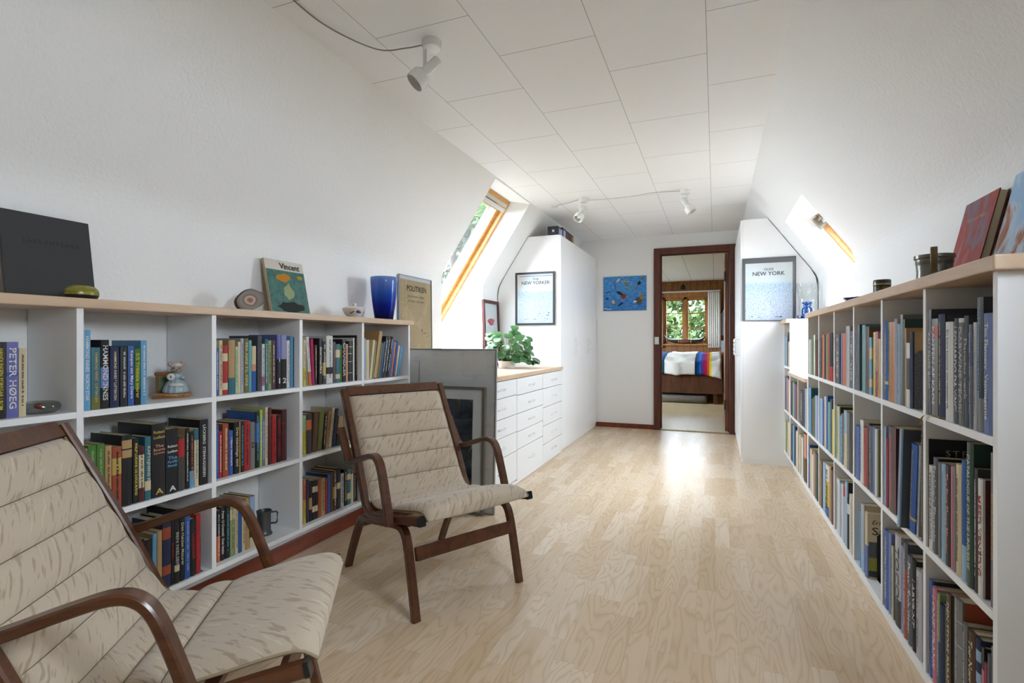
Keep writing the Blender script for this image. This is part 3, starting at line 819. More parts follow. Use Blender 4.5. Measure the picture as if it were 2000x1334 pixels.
shelf_books('R', '''1725.6 1730.6 832|pale blue||||
1731.2 1735 855|crimson||||
1735.8 1750 834|maroon|SØREN MØRCH DANMARKS|pink||
1752 1757.6 836|pale blue|~|periwinkle||lean=-5 s=-.02 cov=slate
1775 1787 866|blue|~|gold|0.14 0.17 gold|lean=-5 s=.003
1790 1794 868|silver|~|slate||lean=-4.6
1800 1804 829|brown|~|light grey||''', RZ[1], (*Rb(1), RZ[2]), 'middle row', 'second bay', G)
shelf_books('R', '''1728.6 1736 1036|blue|SCHLÜTERS DANMARK|white||
1736.4 1741 1041|periwinkle||||
1741.4 1744.6 1067|cream|~|black||
1745 1748 1066|dark green||||
1748.4 1760 1045|light grey|TOCQU|slate|0 0.3 black|
1760.4 1765 1067|lilac|~|grey||
1765.6 1773 1060|slate|~|white|0 0.72 rust|
1773.6 1782 1085|slate|Poul Schlüter|white||
1782.6 1789 1094|black|LABYRINT|white||
1789.6 1801 1114|light grey|~|maroon||''', RZ[0], (*Rb(1), RZ[1]), 'bottom row', 'second bay', G)
shelf_books('R', '''1668.6 1672.2 650.6|sky blue|~|white||
1672.6 1679 634|slate|~|silver||
1684.4 1690.4 635|aqua|~|cream||
1691 1697.6 638|brown|~|pink||
1698.2 1702.4 659|sky blue|||0.13 0.27 cream,0.62 0.82 cream|cov=dark_green
1706 1709.6 649|yellow||||
1710 1714.4 648|pink|~|white|0 0.4 magenta|
1714.8 1720 662|gold|~|teal||''', RZ[2], (*Rb(2), RZ[3]), 'top row', 'third bay', G)
shelf_books('R', '''1672 1679.4 832|blue||||
1680.6 1686.6 820|white|~|blue||
1687.2 1694 835|red|~|pink||
1694.6 1698.4 826.5|black||||
1699 1704.4 832|slate|~|cream||
1705 1708.4 834|periwinkle||||
1709 1712.8 838.5|white||||cov=olive''', RZ[1], (*Rb(2), RZ[2]), 'middle row', 'third bay', G)
shelf_books('R', '''1679.4 1682 997|sky blue||||
1682.4 1688 984|light grey|||0 0.3 pale blue|cov=cream d=.2
1690 1694.4 1000|cream|||0 0.5 periwinkle|cov=cream d=.2''', RZ[0], (*Rb(2), RZ[1]), 'bottom row', 'third bay', G)
shelf_books('R', '''1633.6 1640 652|slate|SVARTIS|cream||cov=navy
1642.6 1645.2 651|violet||||
1645.6 1652 651|orange|~|gold||
1652.4 1659.6 637|light grey|~|lilac||cov=tan
1661.4 1666 646.6|slate|LIFELINES|white||''', RZ[2], (*Rb(3), RZ[3]), 'top row', 'fourth bay', G)
shelf_books('R', '''1632 1635 790|sage||||
1635.4 1639.6 794|cream|~|black||cov=dark_green
1640 1643.4 811.6|sky blue||||
1643.8 1648 808|grey|~|white||
1648.4 1653.8 802|cream|~|black|0.6 1 pale blue|
1654.4 1659 806|grey|~|cream||
1659.6 1665.6 808|black||||''', RZ[1], (*Rb(3), RZ[2]), 'middle row', 'fourth bay', G)
shelf_books('R', '''1634.6 1640 935|white|~|black||
1640.4 1643.4 944|pale blue||||
1643.8 1647 945|white|~|red||
1647.4 1650.8 949|light grey|||0.82 1 red|
1651.2 1655 941|pale blue||||cov=black
1655.4 1659 974|black|||0.7 0.9 white|
1659.4 1662.4 965.6|white||||
1662.8 1666 966|cream|~|black||''', RZ[0], (*Rb(3), RZ[1]), 'bottom row', 'fourth bay', G)
shelf_books('R', '''1602.4 1606 658|dark grey|~|white||
1606.4 1610 654|orange|~|maroon||
1610.4 1613.8 655|black||||
1614.2 1616 653|sage||||
1616.4 1620.4 651|rust|~|maroon||
1620.8 1626.4 650|black|||0 0.3 red|''', RZ[2], (*Rb(4), RZ[3]), 'top row', 'fifth bay', G)
shelf_books('R', '''1602 1606.4 778|pale blue||||
1606.8 1610 780|blue||||
1610.4 1613.8 774.4|cream|~|pink||
1614.2 1616.8 773|blue|~|white||
1617.4 1622 786|aqua|~|white||
1622.4 1625.2 780.5|slate||||
1625.6 1628.4 800|yellow||||''', RZ[1], (*Rb(4), RZ[2]), 'middle row', 'fifth bay', G)
shelf_books('R', '''1601.4 1604.4 898|ochre||||
1604.8 1607 901|navy||||
1607.6 1612 903|pale blue||||
1612.6 1619.6 908.7|white|KLIPPER|black|0.2 0.7 yellow,0 0.2 blue|
1620 1623.2 910|tan||||
1623.6 1628 918.6|maroon||||cov=black''', RZ[0], (*Rb(4), RZ[1]), 'bottom row', 'fifth bay', G)
shelf_books('R', '''1580 1582 663|white||||
1582.4 1585.4 663|silver||||
1586 1589.6 656|green|~|yellow||
1590 1592 654|white||||
1592.4 1598 664|brown|~|pink||''', RZ[2], (*Rb(5), RZ[3]), 'top row', 'sixth bay', G)
shelf_books('R', '''1580 1584 757|sky blue||||cov=teal
1585 1588.6 778|slate||||
1589 1592 775|olive||||
1592.4 1595.8 773|pale blue||||
1596.2 1598.6 774|lilac||||''', RZ[1], (*Rb(5), RZ[2]), 'middle row', 'sixth bay', G)
shelf_books('R', '''1579 1582 868|blue||||
1582.4 1586 876.5|cream||||
1586.4 1588.8 888|white||||
1589.2 1591.8 881|tan||||
1592.2 1595.6 885|slate||||
1596 1598.4 888|dark green||||''', RZ[0], (*Rb(5), RZ[1]), 'bottom row', 'sixth bay', G)
G = 'books in the low units by the right window'
shelf_books('R', '''1562.5 1570.6 763|black|CONTACT|white||
1571 1573 756|blue||||
1573.4 1575.6 759|cream||||
1576 1577.6 760|grey||||''', .464, (3.541, 3.93, .752), 'upper row', 'low unit, near bay', G)
shelf_books('R', '''1545 1547.2 745|black||||
1547.6 1549 746|blue||||
1549.4 1551.2 747|lime||||
1551.6 1553.6 750|violet||||
1554 1555.8 750|rust||||
1556.2 1558.4 753|brown||||''', .464, (3.93, 4.315, .752), 'upper row', 'low unit, far bay', G)
shelf_books('R', '''1561 1564 849|cream||||
1565 1568.6 854|white|~|grey||
1570 1575 847|brown|||0.5 1 salmon|''', .134, (3.541, 3.93, .464), 'lower row', 'low unit, near bay', G)
shelf_books('R', '''1546 1548 829|black||||
1548.4 1551.4 830|sky blue||||
1551.8 1554 833|navy||||
1554.6 1557.6 842|cream||||''', .134, (3.93, 4.315, .464), 'lower row', 'low unit, far bay', G)
shelf_books('R', '''1531.8 1534 658|teal||||
1534.4 1536.6 658|pale blue||||
1537 1539 650|slate||||lean=-4
1539.6 1541.6 668|cream||||lean=-4''', RZ[2], (4.335, 4.668, RZ[3]), 'top row', 'narrow far unit', G)
shelf_books('R', '''1531.8 1533.2 738|blue||||
1533.6 1536.4 735|slate||||
1536.8 1538.4 738|lilac||||
1538.8 1540.2 740|orange||||
1540.6 1542 742|cream||||''', RZ[1], (4.335, 4.668, RZ[2]), 'middle row', 'narrow far unit', G)
shelf_books('R', '''1531.8 1534 822|white||||
1534.4 1536.6 823|sage||||
1537.4 1541.4 824|cream||||lean=-5''', RZ[0], (4.335, 4.668, RZ[1]), 'bottom row', 'narrow far unit', G)
# every book says which one it is: by colour, lettering and neighbours; place in the row only where that is not enough
ORD = 'first second third fourth fifth sixth seventh eighth ninth tenth eleventh twelfth thirteenth fourteenth fifteenth sixteenth seventeenth eighteenth nineteenth twentieth'.split()
used = {}
for side, out in LEDGER:
    n = len(out); order = out if side == 'L' else out[::-1]           # left to right as one faces the shelf
    for i, (o, col, t, h, title, row, bay, bands, lean) in enumerate(order):
        size = 'thick' if t > .038 else ('thin' if t < .014 else '')
        adj = 'leaning' if lean else size
        if bay.startswith(('low', 'narrow')): case = bay
        else: case = bay + ' of ' + ('left' if side == 'L' else 'right') + ' bookcase'
        c2 = ' with %s band' % bands[0][2] if bands and bands[0][2] != col else ''
        base = (adj + ' ' + col + ' book' + c2).strip()
        if n > 1 and 0 < i < n - 1: pos = 'between %s and %s ones' % (order[i - 1][1], order[i + 1][1])
        else: pos = 'at the %s end' % ('left' if i == 0 else 'right')
        lab = '%s %s, %s, %s' % (base, pos, row, case)
        if len(lab.replace('-', ' ').split()) > 16: lab = '%s %s, %s, %s' % ((adj + ' ' + col + ' book').strip(), pos, row, case)
        if len(lab.split()) > 16 or lab in used:
            lab = '%s, %s from left, %s, %s' % ((adj + ' ' + col + ' book').strip(), ORD[i], row, case)
        used[lab] = 1; o['label'] = lab; o['category'] = 'book'

struct(obj('trim_5', bx(XR, RB[0], 3.547, 4.325, .75, .7775), M_plain))
# ---------------------------------------------------------------- bentwood armchairs
def cushion_mesh():
    """quilted pad swept along the back and seat line; UV in metres."""
    line = [(-.322, .752), (-.262, .64), (-.196, .515), (-.130, .392), (-.098, .345), (-.055, .322), (0, .322), (.1, .345), (.2, .366), (.28, .384), (.335, .390), (.368, .372)]
    c = catmull([(p[0], 0, p[1]) for p in line], 9)
    S = [0.0]
    for a, b in zip(c, c[1:]): S.append(S[-1] + (b - a).length)
    Lt = S[-1]; seams = [0.0, .105, .205, .300, .395, .485, .575, .660, Lt + .02]
    bm = bmesh.new(); uv = bm.loops.layers.uv.new('UVMap'); W = .232; nu = 22
    def samp(s):
        for i in range(len(S) - 1):
            if s <= S[i + 1]: k = (s - S[i]) / (S[i + 1] - S[i]); return c[i].lerp(c[i + 1], k), (c[i + 1] - c[i]).normalized()
        return c[-1].copy(), (c[-1] - c[-2]).normalized()
    SL = sorted([Lt * k / 150 for k in range(151) if all(abs(Lt * k / 150 - q) > .002 for q in seams[1:-1])] + seams[1:-1]); N = len(SL) - 1; top, bot = [], []
    for i in range(N + 1):
        s = SL[i]; p, d = samp(s); nr = Vector((d.z, 0, -d.x)) * -1
        if nr.x < 0 and s < .3: nr = -nr
        nr = Vector((-d.z, 0, d.x))
        g = [q for q in zip(seams, seams[1:]) if q[0] <= s <= q[1]]
        pf = 0.0
        if g: a, b = g[0]; x = (s - a) / (b - a); pf = (max(0, math.sin(PI * x)) ** .5)
        fr = max(0, (s - .62) / (Lt - .62)); tr, br = [], []
        for j in range(nu + 1):
            v = -1 + 2 * j / nu; e = (1 - abs(v) ** 8) ** .5
            wav = .010 * math.exp(-((v) / .5) ** 2) * fr
            th = (.014 + .015 * pf) * (0.25 + .75 * e) + wav
            endf = min(1, (Lt - s) / .02 + .15, s / .02 + .25)
            q = p + Vector((0, v * W, 0)) + nr * th * endf
            tr.append(bm.verts.new(q)); br.append(bm.verts.new(p + Vector((0, v * W, 0)) - nr * (.012 + .030 * fr * (1 - abs(v) ** 2.5)) * e * endf))
        top.append(tr); bot.append(br)
    def face(vs, uvs):
        f = bm.faces.new(vs)
        for l, q in zip(f.loops, uvs): l[uv].uv = q
    def U(i, j): return (SL[i], (j / nu) * 2 * W)
    for i in range(N):
        for j in range(nu):
            uvs = [U(i, j), U(i, j + 1), U(i + 1, j + 1), U(i + 1, j)]
            face((top[i][j], top[i][j + 1], top[i + 1][j + 1], top[i + 1][j]), uvs)
            face((bot[i][j], bot[i + 1][j], bot[i + 1][j + 1], bot[i][j + 1]), [uvs[0], uvs[3], uvs[2], uvs[1]])
        for j in (0, nu): face((top[i][j], top[i + 1][j], bot[i + 1][j], bot[i][j]), [U(i, j)] * 4)
    for i in (0, N):
        for j in range(nu): face((top[i][j], top[i][j + 1], bot[i][j + 1], bot[i][j]), [U(i, j), U(i, j + 1), U(i, j + 1), U(i, j)])
    # piping lines: both long edges
    pip = [[(samp(Lt * i / 60)[0] + Vector((0, sg * (W + .001), 0)) + Vector((-samp(Lt * i / 60)[1].z, 0, samp(Lt * i / 60)[1].x)) * .004) for i in range(61)] for sg in (-1, 1)]
    for sv in seams[1:-1]:
        p, d = samp(sv); nr = Vector((-d.z, 0, d.x)); pip.append([p + Vector((0, v * W * .985, 0)) + nr * ((.0148 + (.010 * math.exp(-(v / .5) ** 2) * max(0, (sv - .62) / (Lt - .62)))) * (0.25 + .75 * (1 - abs(v) ** 8) ** .5)) for v in [-1 + k / 12 for k in range(25)]])
    return bm, pip
def armchair(label, loc, rz):
    r = thing('armchair', label, 'armchair', loc, rz, 'bentwood armchairs')
    rail = [(-.338, .782), (-.272, .66), (-.206, .535), (-.142, .405), (-.116, .348), (-.085, .306), (-.035, .292), (.04, .302), (.14, .326), (.25, .350), (.352, .370)]
    for s in (-1, 1):
        obj('side_rail', strip_xz(rail, s * .25, .027, .03, 8), M_walnut, r, auto=40)
        arm = [(-.292, .622), (-.262, .572), (-.222, .512), (-.185, .492), (-.12, .508), (-.03, .536), (.035, .552), (.075, .545), (.105, .51), (.14, .42), (.168, .335), (.172, .315)]
        obj('armrest', strip_xz(arm, s * .281, .034, .021, 8, .004, lambda t: .35 + .65 * min(1, t / .12)), M_walnut, r, auto=40)
        leg = [(-.304, 0), (-.262, .085), (-.205, .185), (-.172, .238), (-.135, .262), (-.07, .268), (.03, .284), (.13, .302), (.185, .308), (.222, .292), (.244, .245), (.268, .15), (.302, 0)]
        obj('leg_arch', strip_xz(leg, s * .242, .032, .024, 8), M_walnut, r, auto=40)
        obj('rail_cap', strip_xz([(.348, .3695), (.353, .3705), (.358, .3717)], s * .25, .030, .032, 3), flat('#141414', .3, .5), r)
    obj('top_rail', strip_xz([(-.346, .79), (-.334, .772), (-.322, .754)], 0, .474, .018, 3), M_walnut, r)
    obj('cross_rail', strip_xz([(.262, .248), (.268, .226), (.273, .202)], 0, .452, .018, 3), M_walnut, r)
    obj('cross_rail', strip_xz([(-.196, .245), (-.208, .222), (-.219, .2)], 0, .452, .018, 3), M_walnut, r)
    obj('seat_bearer', bx(.14, .17, -.237, .237, .292, .312, .002), M_walnut, r)
    bm, pip = cushion_mesh(); cu = obj('cushion', bm, M_fabric, r, smooth=True)
    bm = bmesh.new()
    for p in pip[:2]: tube(p, .0032, 6, bm)
    b2 = bmesh.new()
    for p in pip[2:]: tube(p, .0016, 5, b2)
    obj('seam', b2, flat('#6b5e4e', .9, .1), cu)
    obj('piping', bm, flat('#9c8a70', .9, .1), cu, smooth=True)
    return r
ch = armchair('beige quilted bentwood armchair with dark arms standing between bookcase and drawers', (-1.141, 1.961, 0), math.radians(-28.9))
ch2 = copy_tree(ch); ch2.location = (-1.166, .808, 0); ch2.rotation_euler = (0, 0, math.radians(33.3))
ch2['label'] = 'beige quilted bentwood armchair nearest the camera, its back cropped by the frame edge'

# ---------------------------------------------------------------- drawers and wardrobes on the left
FX = -1.31
M_draw = flat('#dfdfde', .4, .35)
def bow_handle(parent, y, z, x=FX + .018):
    pts = [(x - .004, y - .052, z - .008), (x + .016, y - .036, z), (x + .026, y, z + .004), (x + .016, y + .036, z), (x - .004, y + .052, z - .008)]
    obj('handle', tube(catmull(pts, 5), .0058, 8), flat('#dcdcda', .25, .5), parent, smooth=True)
cols = [(2.815, 3.402, (.036, .239, .372, .494, .63, .742), 'leftmost, partly behind the leaning pictures'), (3.402, 3.987, (.022, .241, .365, .493, .621, .742), 'middle one with a deep bottom drawer'), (3.987, 4.569, (.031, .166, .315, .464, .618, .742), 'next to the tall wardrobe')]
for y0, y1, zs, wh in cols:
    r = thing('drawer_unit', 'white chest of five drawers under the pale worktop, ' + wh, 'chest of drawers', ((FX + XL) / 2, y0, 0), 0, 'white drawer units')
    ox, oy = r.location.x, r.location.y
    bm = boxes((XL + .01, FX, y0 + .001, y1 - .001, .02, .744)); bmesh.ops.translate(bm, verts=bm.verts, vec=(-ox, -oy, 0)); obj('body', bm, flat('#77777a', .6), r)
    bm = boxes((FX - .05, FX + .004, y0 + .001, y1 - .001, 0, .022)); bmesh.ops.translate(bm, verts=bm.verts, vec=(-ox, -oy, 0)); obj('plinth', bm, M_white, r)
    for a, b in zip(zs, zs[1:]):
        bm = bx(FX + .0005, FX + .018, y0 + .003, y1 - .003, a + .002, b - .003, .001); bmesh.ops.translate(bm, verts=bm.verts, vec=(-ox, -oy, 0))
        d = obj('drawer', bm, M_draw, r); bow_handle(d, (y0 + y1) / 2 - oy, (a + b) / 2 if b - a < .18 else a + (b - a) * .56, FX + .018 - ox)
tag(obj('worktop', bx(XL + .003, FX + .022, 2.812, 4.572, .744, .774, .003), M_top), 'pale wooden worktop on the white drawers below the left roof window', 'worktop')
struct(obj('trim_4', bx(LB[0], XL + .002, 3.492, 4.238, .75, .7745), M_plain))
def D(pts, r=.006):
    return tube(pts, r, 8)
def wardrobe(label, x0, x1, y0, y1, H, slope, doors, front):
    """front='+' doors face +x, '-' doors face -x; slope: list of (x,z) giving the cut body profile"""
    r = thing('wardrobe', label, 'wardrobe', ((x0 + x1) / 2, y0, 0)); ox, oy = r.location.x, r.location.y
    bm = bmesh.new(); A = [bm.verts.new((x - ox, 0.0, z)) for x, z in slope]; B = [bm.verts.new((x - ox, y1 - y0, z)) for x, z in slope]
    bm.faces.new(A); bm.faces.new(B[::-1])
    for i in range(len(A)): j = (i + 1) % len(A); bm.faces.new((A[i], A[j], B[j], B[i]))
    obj('body', bm, M_white, r)
    xf = x1 if front == '+' else x0; s = 1 if front == '+' else -1
    for a, b, hy in doors:
        p, q = sorted((xf + s * .001 - ox, xf + s * .018 - ox))
        d = obj('door', bx(p, q, a - oy + .0015, b - oy - .0015, .04, H - .004, .001), M_white, r)
        if hy is not None:
            hx = xf + s * .018 - ox; y = hy - oy
            obj('handle', D(catmull([(hx - s * .003, y, .878), (hx + s * .026, y, .880), (hx + s * .034, y, .892), (hx + s * .034, y, .95), (hx + s * .034, y, 1.01), (hx + s * .026, y, 1.022), (hx - s * .003, y, 1.024)], 4), .0065), flat('#e9e9e7', .25, .5), d, smooth=True)
    p, q = sorted((xf - s * (x1 - x0 - .02) - ox, xf + s * .006 - ox)); obj('plinth', bx(p, q, 0.001, y1 - y0, 0, .0335), M_white, r)
    return r
def xs_at(z, side): return XL + (CL - XL) * (z - ZK) / (ZC - ZK) if side == 'L' else XR + (CR - XR) * (z - ZK) / (ZC - ZK)
wardrobe('tall white three-door wardrobe beyond the drawers, video boxes on top', XL, FX - .018, 4.575, 6.085, 1.975,
         [(XL + .006, 0.034), (FX - .018, .034), (FX - .018, 1.975), (xs_at(1.975, 'L') + .008, 1.975), (xs_at(ZK + .07, 'L') + .008, ZK + .07), (XL + .022, ZK), (XL + .008, ZK - .075)], [(4.575, 5.11, 5.075), (5.11, 5.645, 5.612), (5.645, 6.08, 5.68)], '+')
wardrobe('tall white wardrobe on the right of the doorway with a framed poster', .213, XR, 4.682, 6.07, 2.0,
         [(.213, .034), (.213, 2.0), (xs_at(2.0, 'R') - .008, 2.0), (xs_at(ZK + .07, 'R') - .008, ZK + .07), (XR - .022, ZK), (XR - .008, ZK - .075), (XR - .006, .034)], [(4.682, 5.14, 5.1), (5.14, 5.6, 5.18), (5.6, 6.07, None)], '-')

# ---------------------------------------------------------------- pictures
M_ink = flat('#22201f', .7); M_alu = flat('#8e9092', .3, .5, .7)
def poster_mat(name, kind):
    n = NT(name, .7, .1); v = n.coord('Object', (1, 1, 1)); tc = n.n('ShaderNodeTexCoord'); sp = n.n('ShaderNodeSeparateXYZ'); n.l(tc.outputs['Object'], sp.inputs[0])
    if kind == 'map':
        sky = n.ramp(n.math('ADD', n.math('MULTIPLY', sp.outputs[2], 1.7), .5), [(0, '#cdd0d6'), (.42, '#c6ccd4'), (.58, '#b9cad6'), (.64, '#cfd3d0'), (1, '#d4d3cc')])
        d = n.noise(v, 110, 3, .75); sp2 = n.math('GREATER_THAN', d, .57); zz = n.math('LESS_THAN', sp.outputs[2], .07)
        n.col(n.mix(n.math('MULTIPLY', n.math('MULTIPLY', sp2, zz), .75), sky, '#5d7186'))
    elif kind == 'news':
        c = n.mix(n.noise(v, 6, 3), '#c2ab85', '#ab946f'); wv = n.math('FRACT', n.math('MULTIPLY', sp.outputs[2], 110)); dots = n.noise(n.coord('Object', (400, 400, 60)), 1, 1)
        tx = n.math('MULTIPLY', n.math('LESS_THAN', wv, .5), n.math('GREATER_THAN', dots, .48)); blk = n.noise(n.coord('Object', (10, 10, 7)), 1, 1)
        n.col(n.mix(n.math('MULTIPLY', n.math('MULTIPLY', tx, n.math('GREATER_THAN', blk, .45)), .4), c, '#4a3d2c'))
    elif kind == 'sea':
        c = n.ramp(n.math('ADD', n.math('MULTIPLY', sp.outputs[2], 1.2), .5), [(0, '#d6cbbb'), (.5, '#dcd2c4'), (.8, '#cdcbc6'), (1, '#dfd6ca')]); g = n.noise(n.coord('Object', (2, 1, 6)), 3, 4, .6)
        n.col(n.mix(n.ramp(g, [(.55, (0, 0, 0, 1)), (.75, (.6, .6, .6, 1))]), c, '#9aa4b4'))
    elif kind == 'dark':
        g = n.noise(v, 9, 5, .65, .5); n.col(n.ramp(g, [(.35, '#1d2224'), (.5, '#343a40'), (.62, '#4d4a45'), (.7, '#b3a452')]))
    elif kind == 'blue':
        a = n.noise(n.coord('Object', (3, 1, 9)), 3, 6, .7, .8); zc = n.math('ADD', n.math('MULTIPLY', sp.outputs[2], 1.3), .5)
        c = n.mix(a, n.ramp(zc, [(0, '#0f3f8c'), (.35, '#1557ad'), (.6, '#3a86cc'), (.85, '#2f78c4'), (1, '#1b56a6')]), '#4a90cc'); st = n.noise(n.coord('Object', (5, 1, 30)), 4, 4, .7); n.col(n.mix(n.ramp(st, [(.5, (0, 0, 0, 1)), (.62, (.7, .7, .7, 1))]), n.mix(.15, c, '#1a55a4'), '#7fb4dc'))
    elif kind == 'artred':
        a = n.noise(n.coord('Object', (6, 6, 2.5)), 2.2, 5, .6, 1.0); n.col(n.ramp(a, [(.3, '#6f7f8c'), (.42, '#83707c'), (.52, '#98524c'), (.6, '#a8605a'), (.7, '#7c8fa0')]))
    elif kind == 'artblue':
        a = n.noise(n.coord('Object', (4, 4, 3)), 2.0, 5, .6, .9); n.col(n.ramp(a, [(.3, '#8fc0d8'), (.45, '#9db9d6'), (.53, '#b9c9da'), (.6, '#a8806e'), (.68, '#8c4038'), (.76, '#7ba6cc')]))
    return n.m
def framed(name, label, cat, W, H, fw, fd, fmat, inner, imat, mat_w=0.0, mat_m=None, glass=True, group=None, plane='y', bottom_frame=None):
    """picture facing -y in local space, base at z=0, centred in x; frame depth along +y"""
    r = thing(name, label, cat, (0, 0, 0), 0, group)
    bf = fw if bottom_frame is None else bottom_frame
    if fw: obj('frame', boxes((-W / 2, W / 2, 0, fd, H - fw, H, .001), (-W / 2, W / 2, 0, fd, 0, bf, .001), (-W / 2, -W / 2 + fw, 0, fd, bf, H - fw), (W / 2 - fw, W / 2, 0, fd, bf, H - fw)), fmat, r)
    obj('backing', bx(-W / 2 + fw * .5 + .0005, W / 2 - fw * .5 - .0005, fd * .75, fd - .0005, bf * .5 + .0005, H - fw * .5 - .0005), flat('#55504a', .8), r)
    if mat_m: obj('mount', bx(-W / 2 + fw, W / 2 - fw, fd * .6, fd * .74, bf, H - fw), mat_m, r)
    x0, x1, z0, z1 = inner; me = bx(-(x1 - x0) / 2, (x1 - x0) / 2, 0, .001, -(z1 - z0) / 2, (z1 - z0) / 2); p = obj('print', me, imat, r); p.location = ((x0 + x1) / 2, fd * .6 - .0015, (z0 + z1) / 2)
    if glass: obj('glass', bx(-W / 2 + fw + .0005, W / 2 - fw - .0005, fd * .28, fd * .28 + .0015, bf + .0005, H - fw - .0005), M_pic, r)
    return r, p
def add_text(p, s, W, H, x, z, m, y=-.0006, **kw):
    bm = bmesh.new(); put_text(bm, s, W, H, lambda u, v: (x + u, y, z + v), **kw); return plain('lettering', bm, m, p)
# The New Yorker poster on the wardrobe side (faces -y)
r, p = framed('framed_poster', 'dark-framed NEW YORKER poster hanging on the left wardrobe side above the plant', 'poster', .386, .49, .018, .014, flat('#39393b', .4), (-.160, .175, .025, .465), poster_mat('poster_print', 'map'), mat_m=flat('#d8dad6', .8))
r.location = (-1.557, 4.575 - .0155, 1.153)
add_text(p, 'THE', .06, .02, .0, .18, M_ink, bold=.012); add_text(p, 'NEW YORKER', .275, .048, .0, .146, M_ink, bold=.012)
bm = boxes((-.16, .16, -.0008, -.0004, .205, .211)); obj('colour_bar', bm, flat('#3f8fc8', .7), p)
def specks(p, seed, x0, x1, z0, z1, n, m, s=.006):
    rr = random.Random(seed); bm = bmesh.new()
    for _ in range(n):
        x, z, a = rr.uniform(x0, x1), rr.uniform(z0, z1), rr.uniform(.3, 1) * s
        bm.faces.new([bm.verts.new(q) for q in ((x - a, -.0007, z - a * .4), (x + a, -.0007, z - a * .3), (x + a * .8, -.0007, z + a * .5), (x - a * .8, -.0007, z + a * .4))])
    obj('dot_pattern', bm, m, p)
specks(p, 4, -.15, .15, -.2, -.12, 16, flat('#46506a', .7), .008); specks(p, 5, -.15, .15, -.13, .03, 60, flat('#7c88a8', .7), .004)
# Olde New York on the right wardrobe
r, p = framed('framed_poster', 'grey-mounted OLDE NEW YORK poster standing against the right wardrobe side', 'poster', .392, .512, .004, .014, flat('#6b6b6b', .4), (-.172, .172, .006, .468), poster_mat('poster_print_pale', 'map'), mat_m=flat('#656362', .8), bottom_frame=.003)
r.location = (.402, 4.682 - .0155, 1.168)
add_text(p, 'OLDE', .07, .022, .0, .18, M_ink, bold=.008); add_text(p, 'NEW YORK', .235, .044, .0, .145, M_ink, bold=.012)
specks(p, 6, -.15, .15, -.21, -.2, 9, flat('#2b3a4a', .7), .008); specks(p, 7, -.05, .06, -.16, -.02, 22, flat('#2f4152', .7), .004); specks(p, 8, -.16, .16, -.17, .06, 70, flat('#8aa0b4', .7), .0035)
# blue painting on the far wall
r, p = framed('painting', 'blue abstract seascape canvas hanging left of the doorway', 'painting', .494, .398, 0, .02, None, (-.247, .247, 0, .398), poster_mat('blue_paint', 'blue'), glass=False)
r.location = (-.978, YF - .0215, 1.357)
def blob(par, name, c, x, z, rx, rz, seed=0, rot=0):
    rr = random.Random(seed); bm = bmesh.new(); vs = []
    for i in range(14):
        a = 2 * PI * i / 14; k = rr.uniform(.75, 1.1); u, w_ = rx * k * math.cos(a), rz * k * math.sin(a)
        vs.append(bm.verts.new((x + u * math.cos(rot) - w_ * math.sin(rot), -.0007 - .0001 * seed, z + u * math.sin(rot) + w_ * math.cos(rot))))
    bm.faces.new(vs); return obj(name, bm, flat(c, .7), par)
for i, (c, x, z, a, b, ro) in enumerate([('#8a6a14', .202, .168, .02, .018, 0), ('#1f1d22', .165, .115, .018, .027, -.6), ('#6d6a6c', .135, .065, .012, .04, -.5), ('#59544f', .165, -.085, .042, .055, .2), ('#a07018', .19, -.045, .02, .03, 0), ('#8d2f18', -.012, -.03, .028, .035, 0), ('#2c2a33', -.055, .005, .05, .02, -.5), ('#c99a2c', .01, .14, .06, .006, -.1), ('#8b7a20', .02, .105, .012, .035, .5), ('#d8c9b8', -.075, .155, .03, .012, .9), ('#7fae4c', .06, .06, .006, .04, 0), ('#dcdce0', .12, -.095, .02, .013, 0), ('#3a3540', -.05, -.125, .045, .012, .5), ('#d2a35a', -.13, -.095, .02, .022, .3), ('#20263a', -.205, -.055, .02, .012, .2), ('#e6e2dc', -.2, -.175, .06, .004, -.1), ('#5b74c0', .055, -.1, .04, .006, .6), ('#2b2f4e', -.19, .02, .04, .005, .2), ('#6a4d86', -.11, .09, .006, .05, .2)]):
    blob(p, 'brushmark', c, x, z, a, b, i + 1, ro)
specks(p, 31, -.22, .22, -.18, .17, 16, flat('#0f2f6a', .7), .004); specks(p, 32, -.22, .22, -.18, .17, 45, flat('#d5dde2', .7), .004); specks(p, 33, -.1, .2, -.02, .1, 22, flat('#8fae5a', .7), .004)
# newspaper front page in a clip frame on the left wall (faces +x)
r, p = framed('framed_newspaper', 'yellowed POLITIKEN newspaper page in a frameless glass frame, behind the bookcase end', 'picture', .415, .668, .0035, .012, flat('#9a9a9c', .3, .5, .5), (-.2, .2, .01, .64), poster_mat('newsprint', 'news'), mat_m=flat('#c8c8c8', .8))
r.rotation_euler = (math.radians(-.6), 0, PI / 2); r.location = (XL + .026, 3.105, .776)
add_text(p, 'POLITIKEN', .25, .056, .01, .26, M_ink, bold=.02)
add_text(p, 'Jotun-Raketten svigter', .215, .024, -.0, .205, M_ink); add_text(p, 'en overalt i den anden', .2, .022, 0, .176, M_ink)
obj('photo_cut', boxes((-.02, .03, -.0009, -.0005, -.26, -.15)), flat('#57493a', .8), p)
specks(p, 11, .07, .17, -.07, -.02, 8, M_ink, .008); specks(p, 12, -.17, -.09, -.1, .1, 30, flat('#6e5c44', .8), .004)
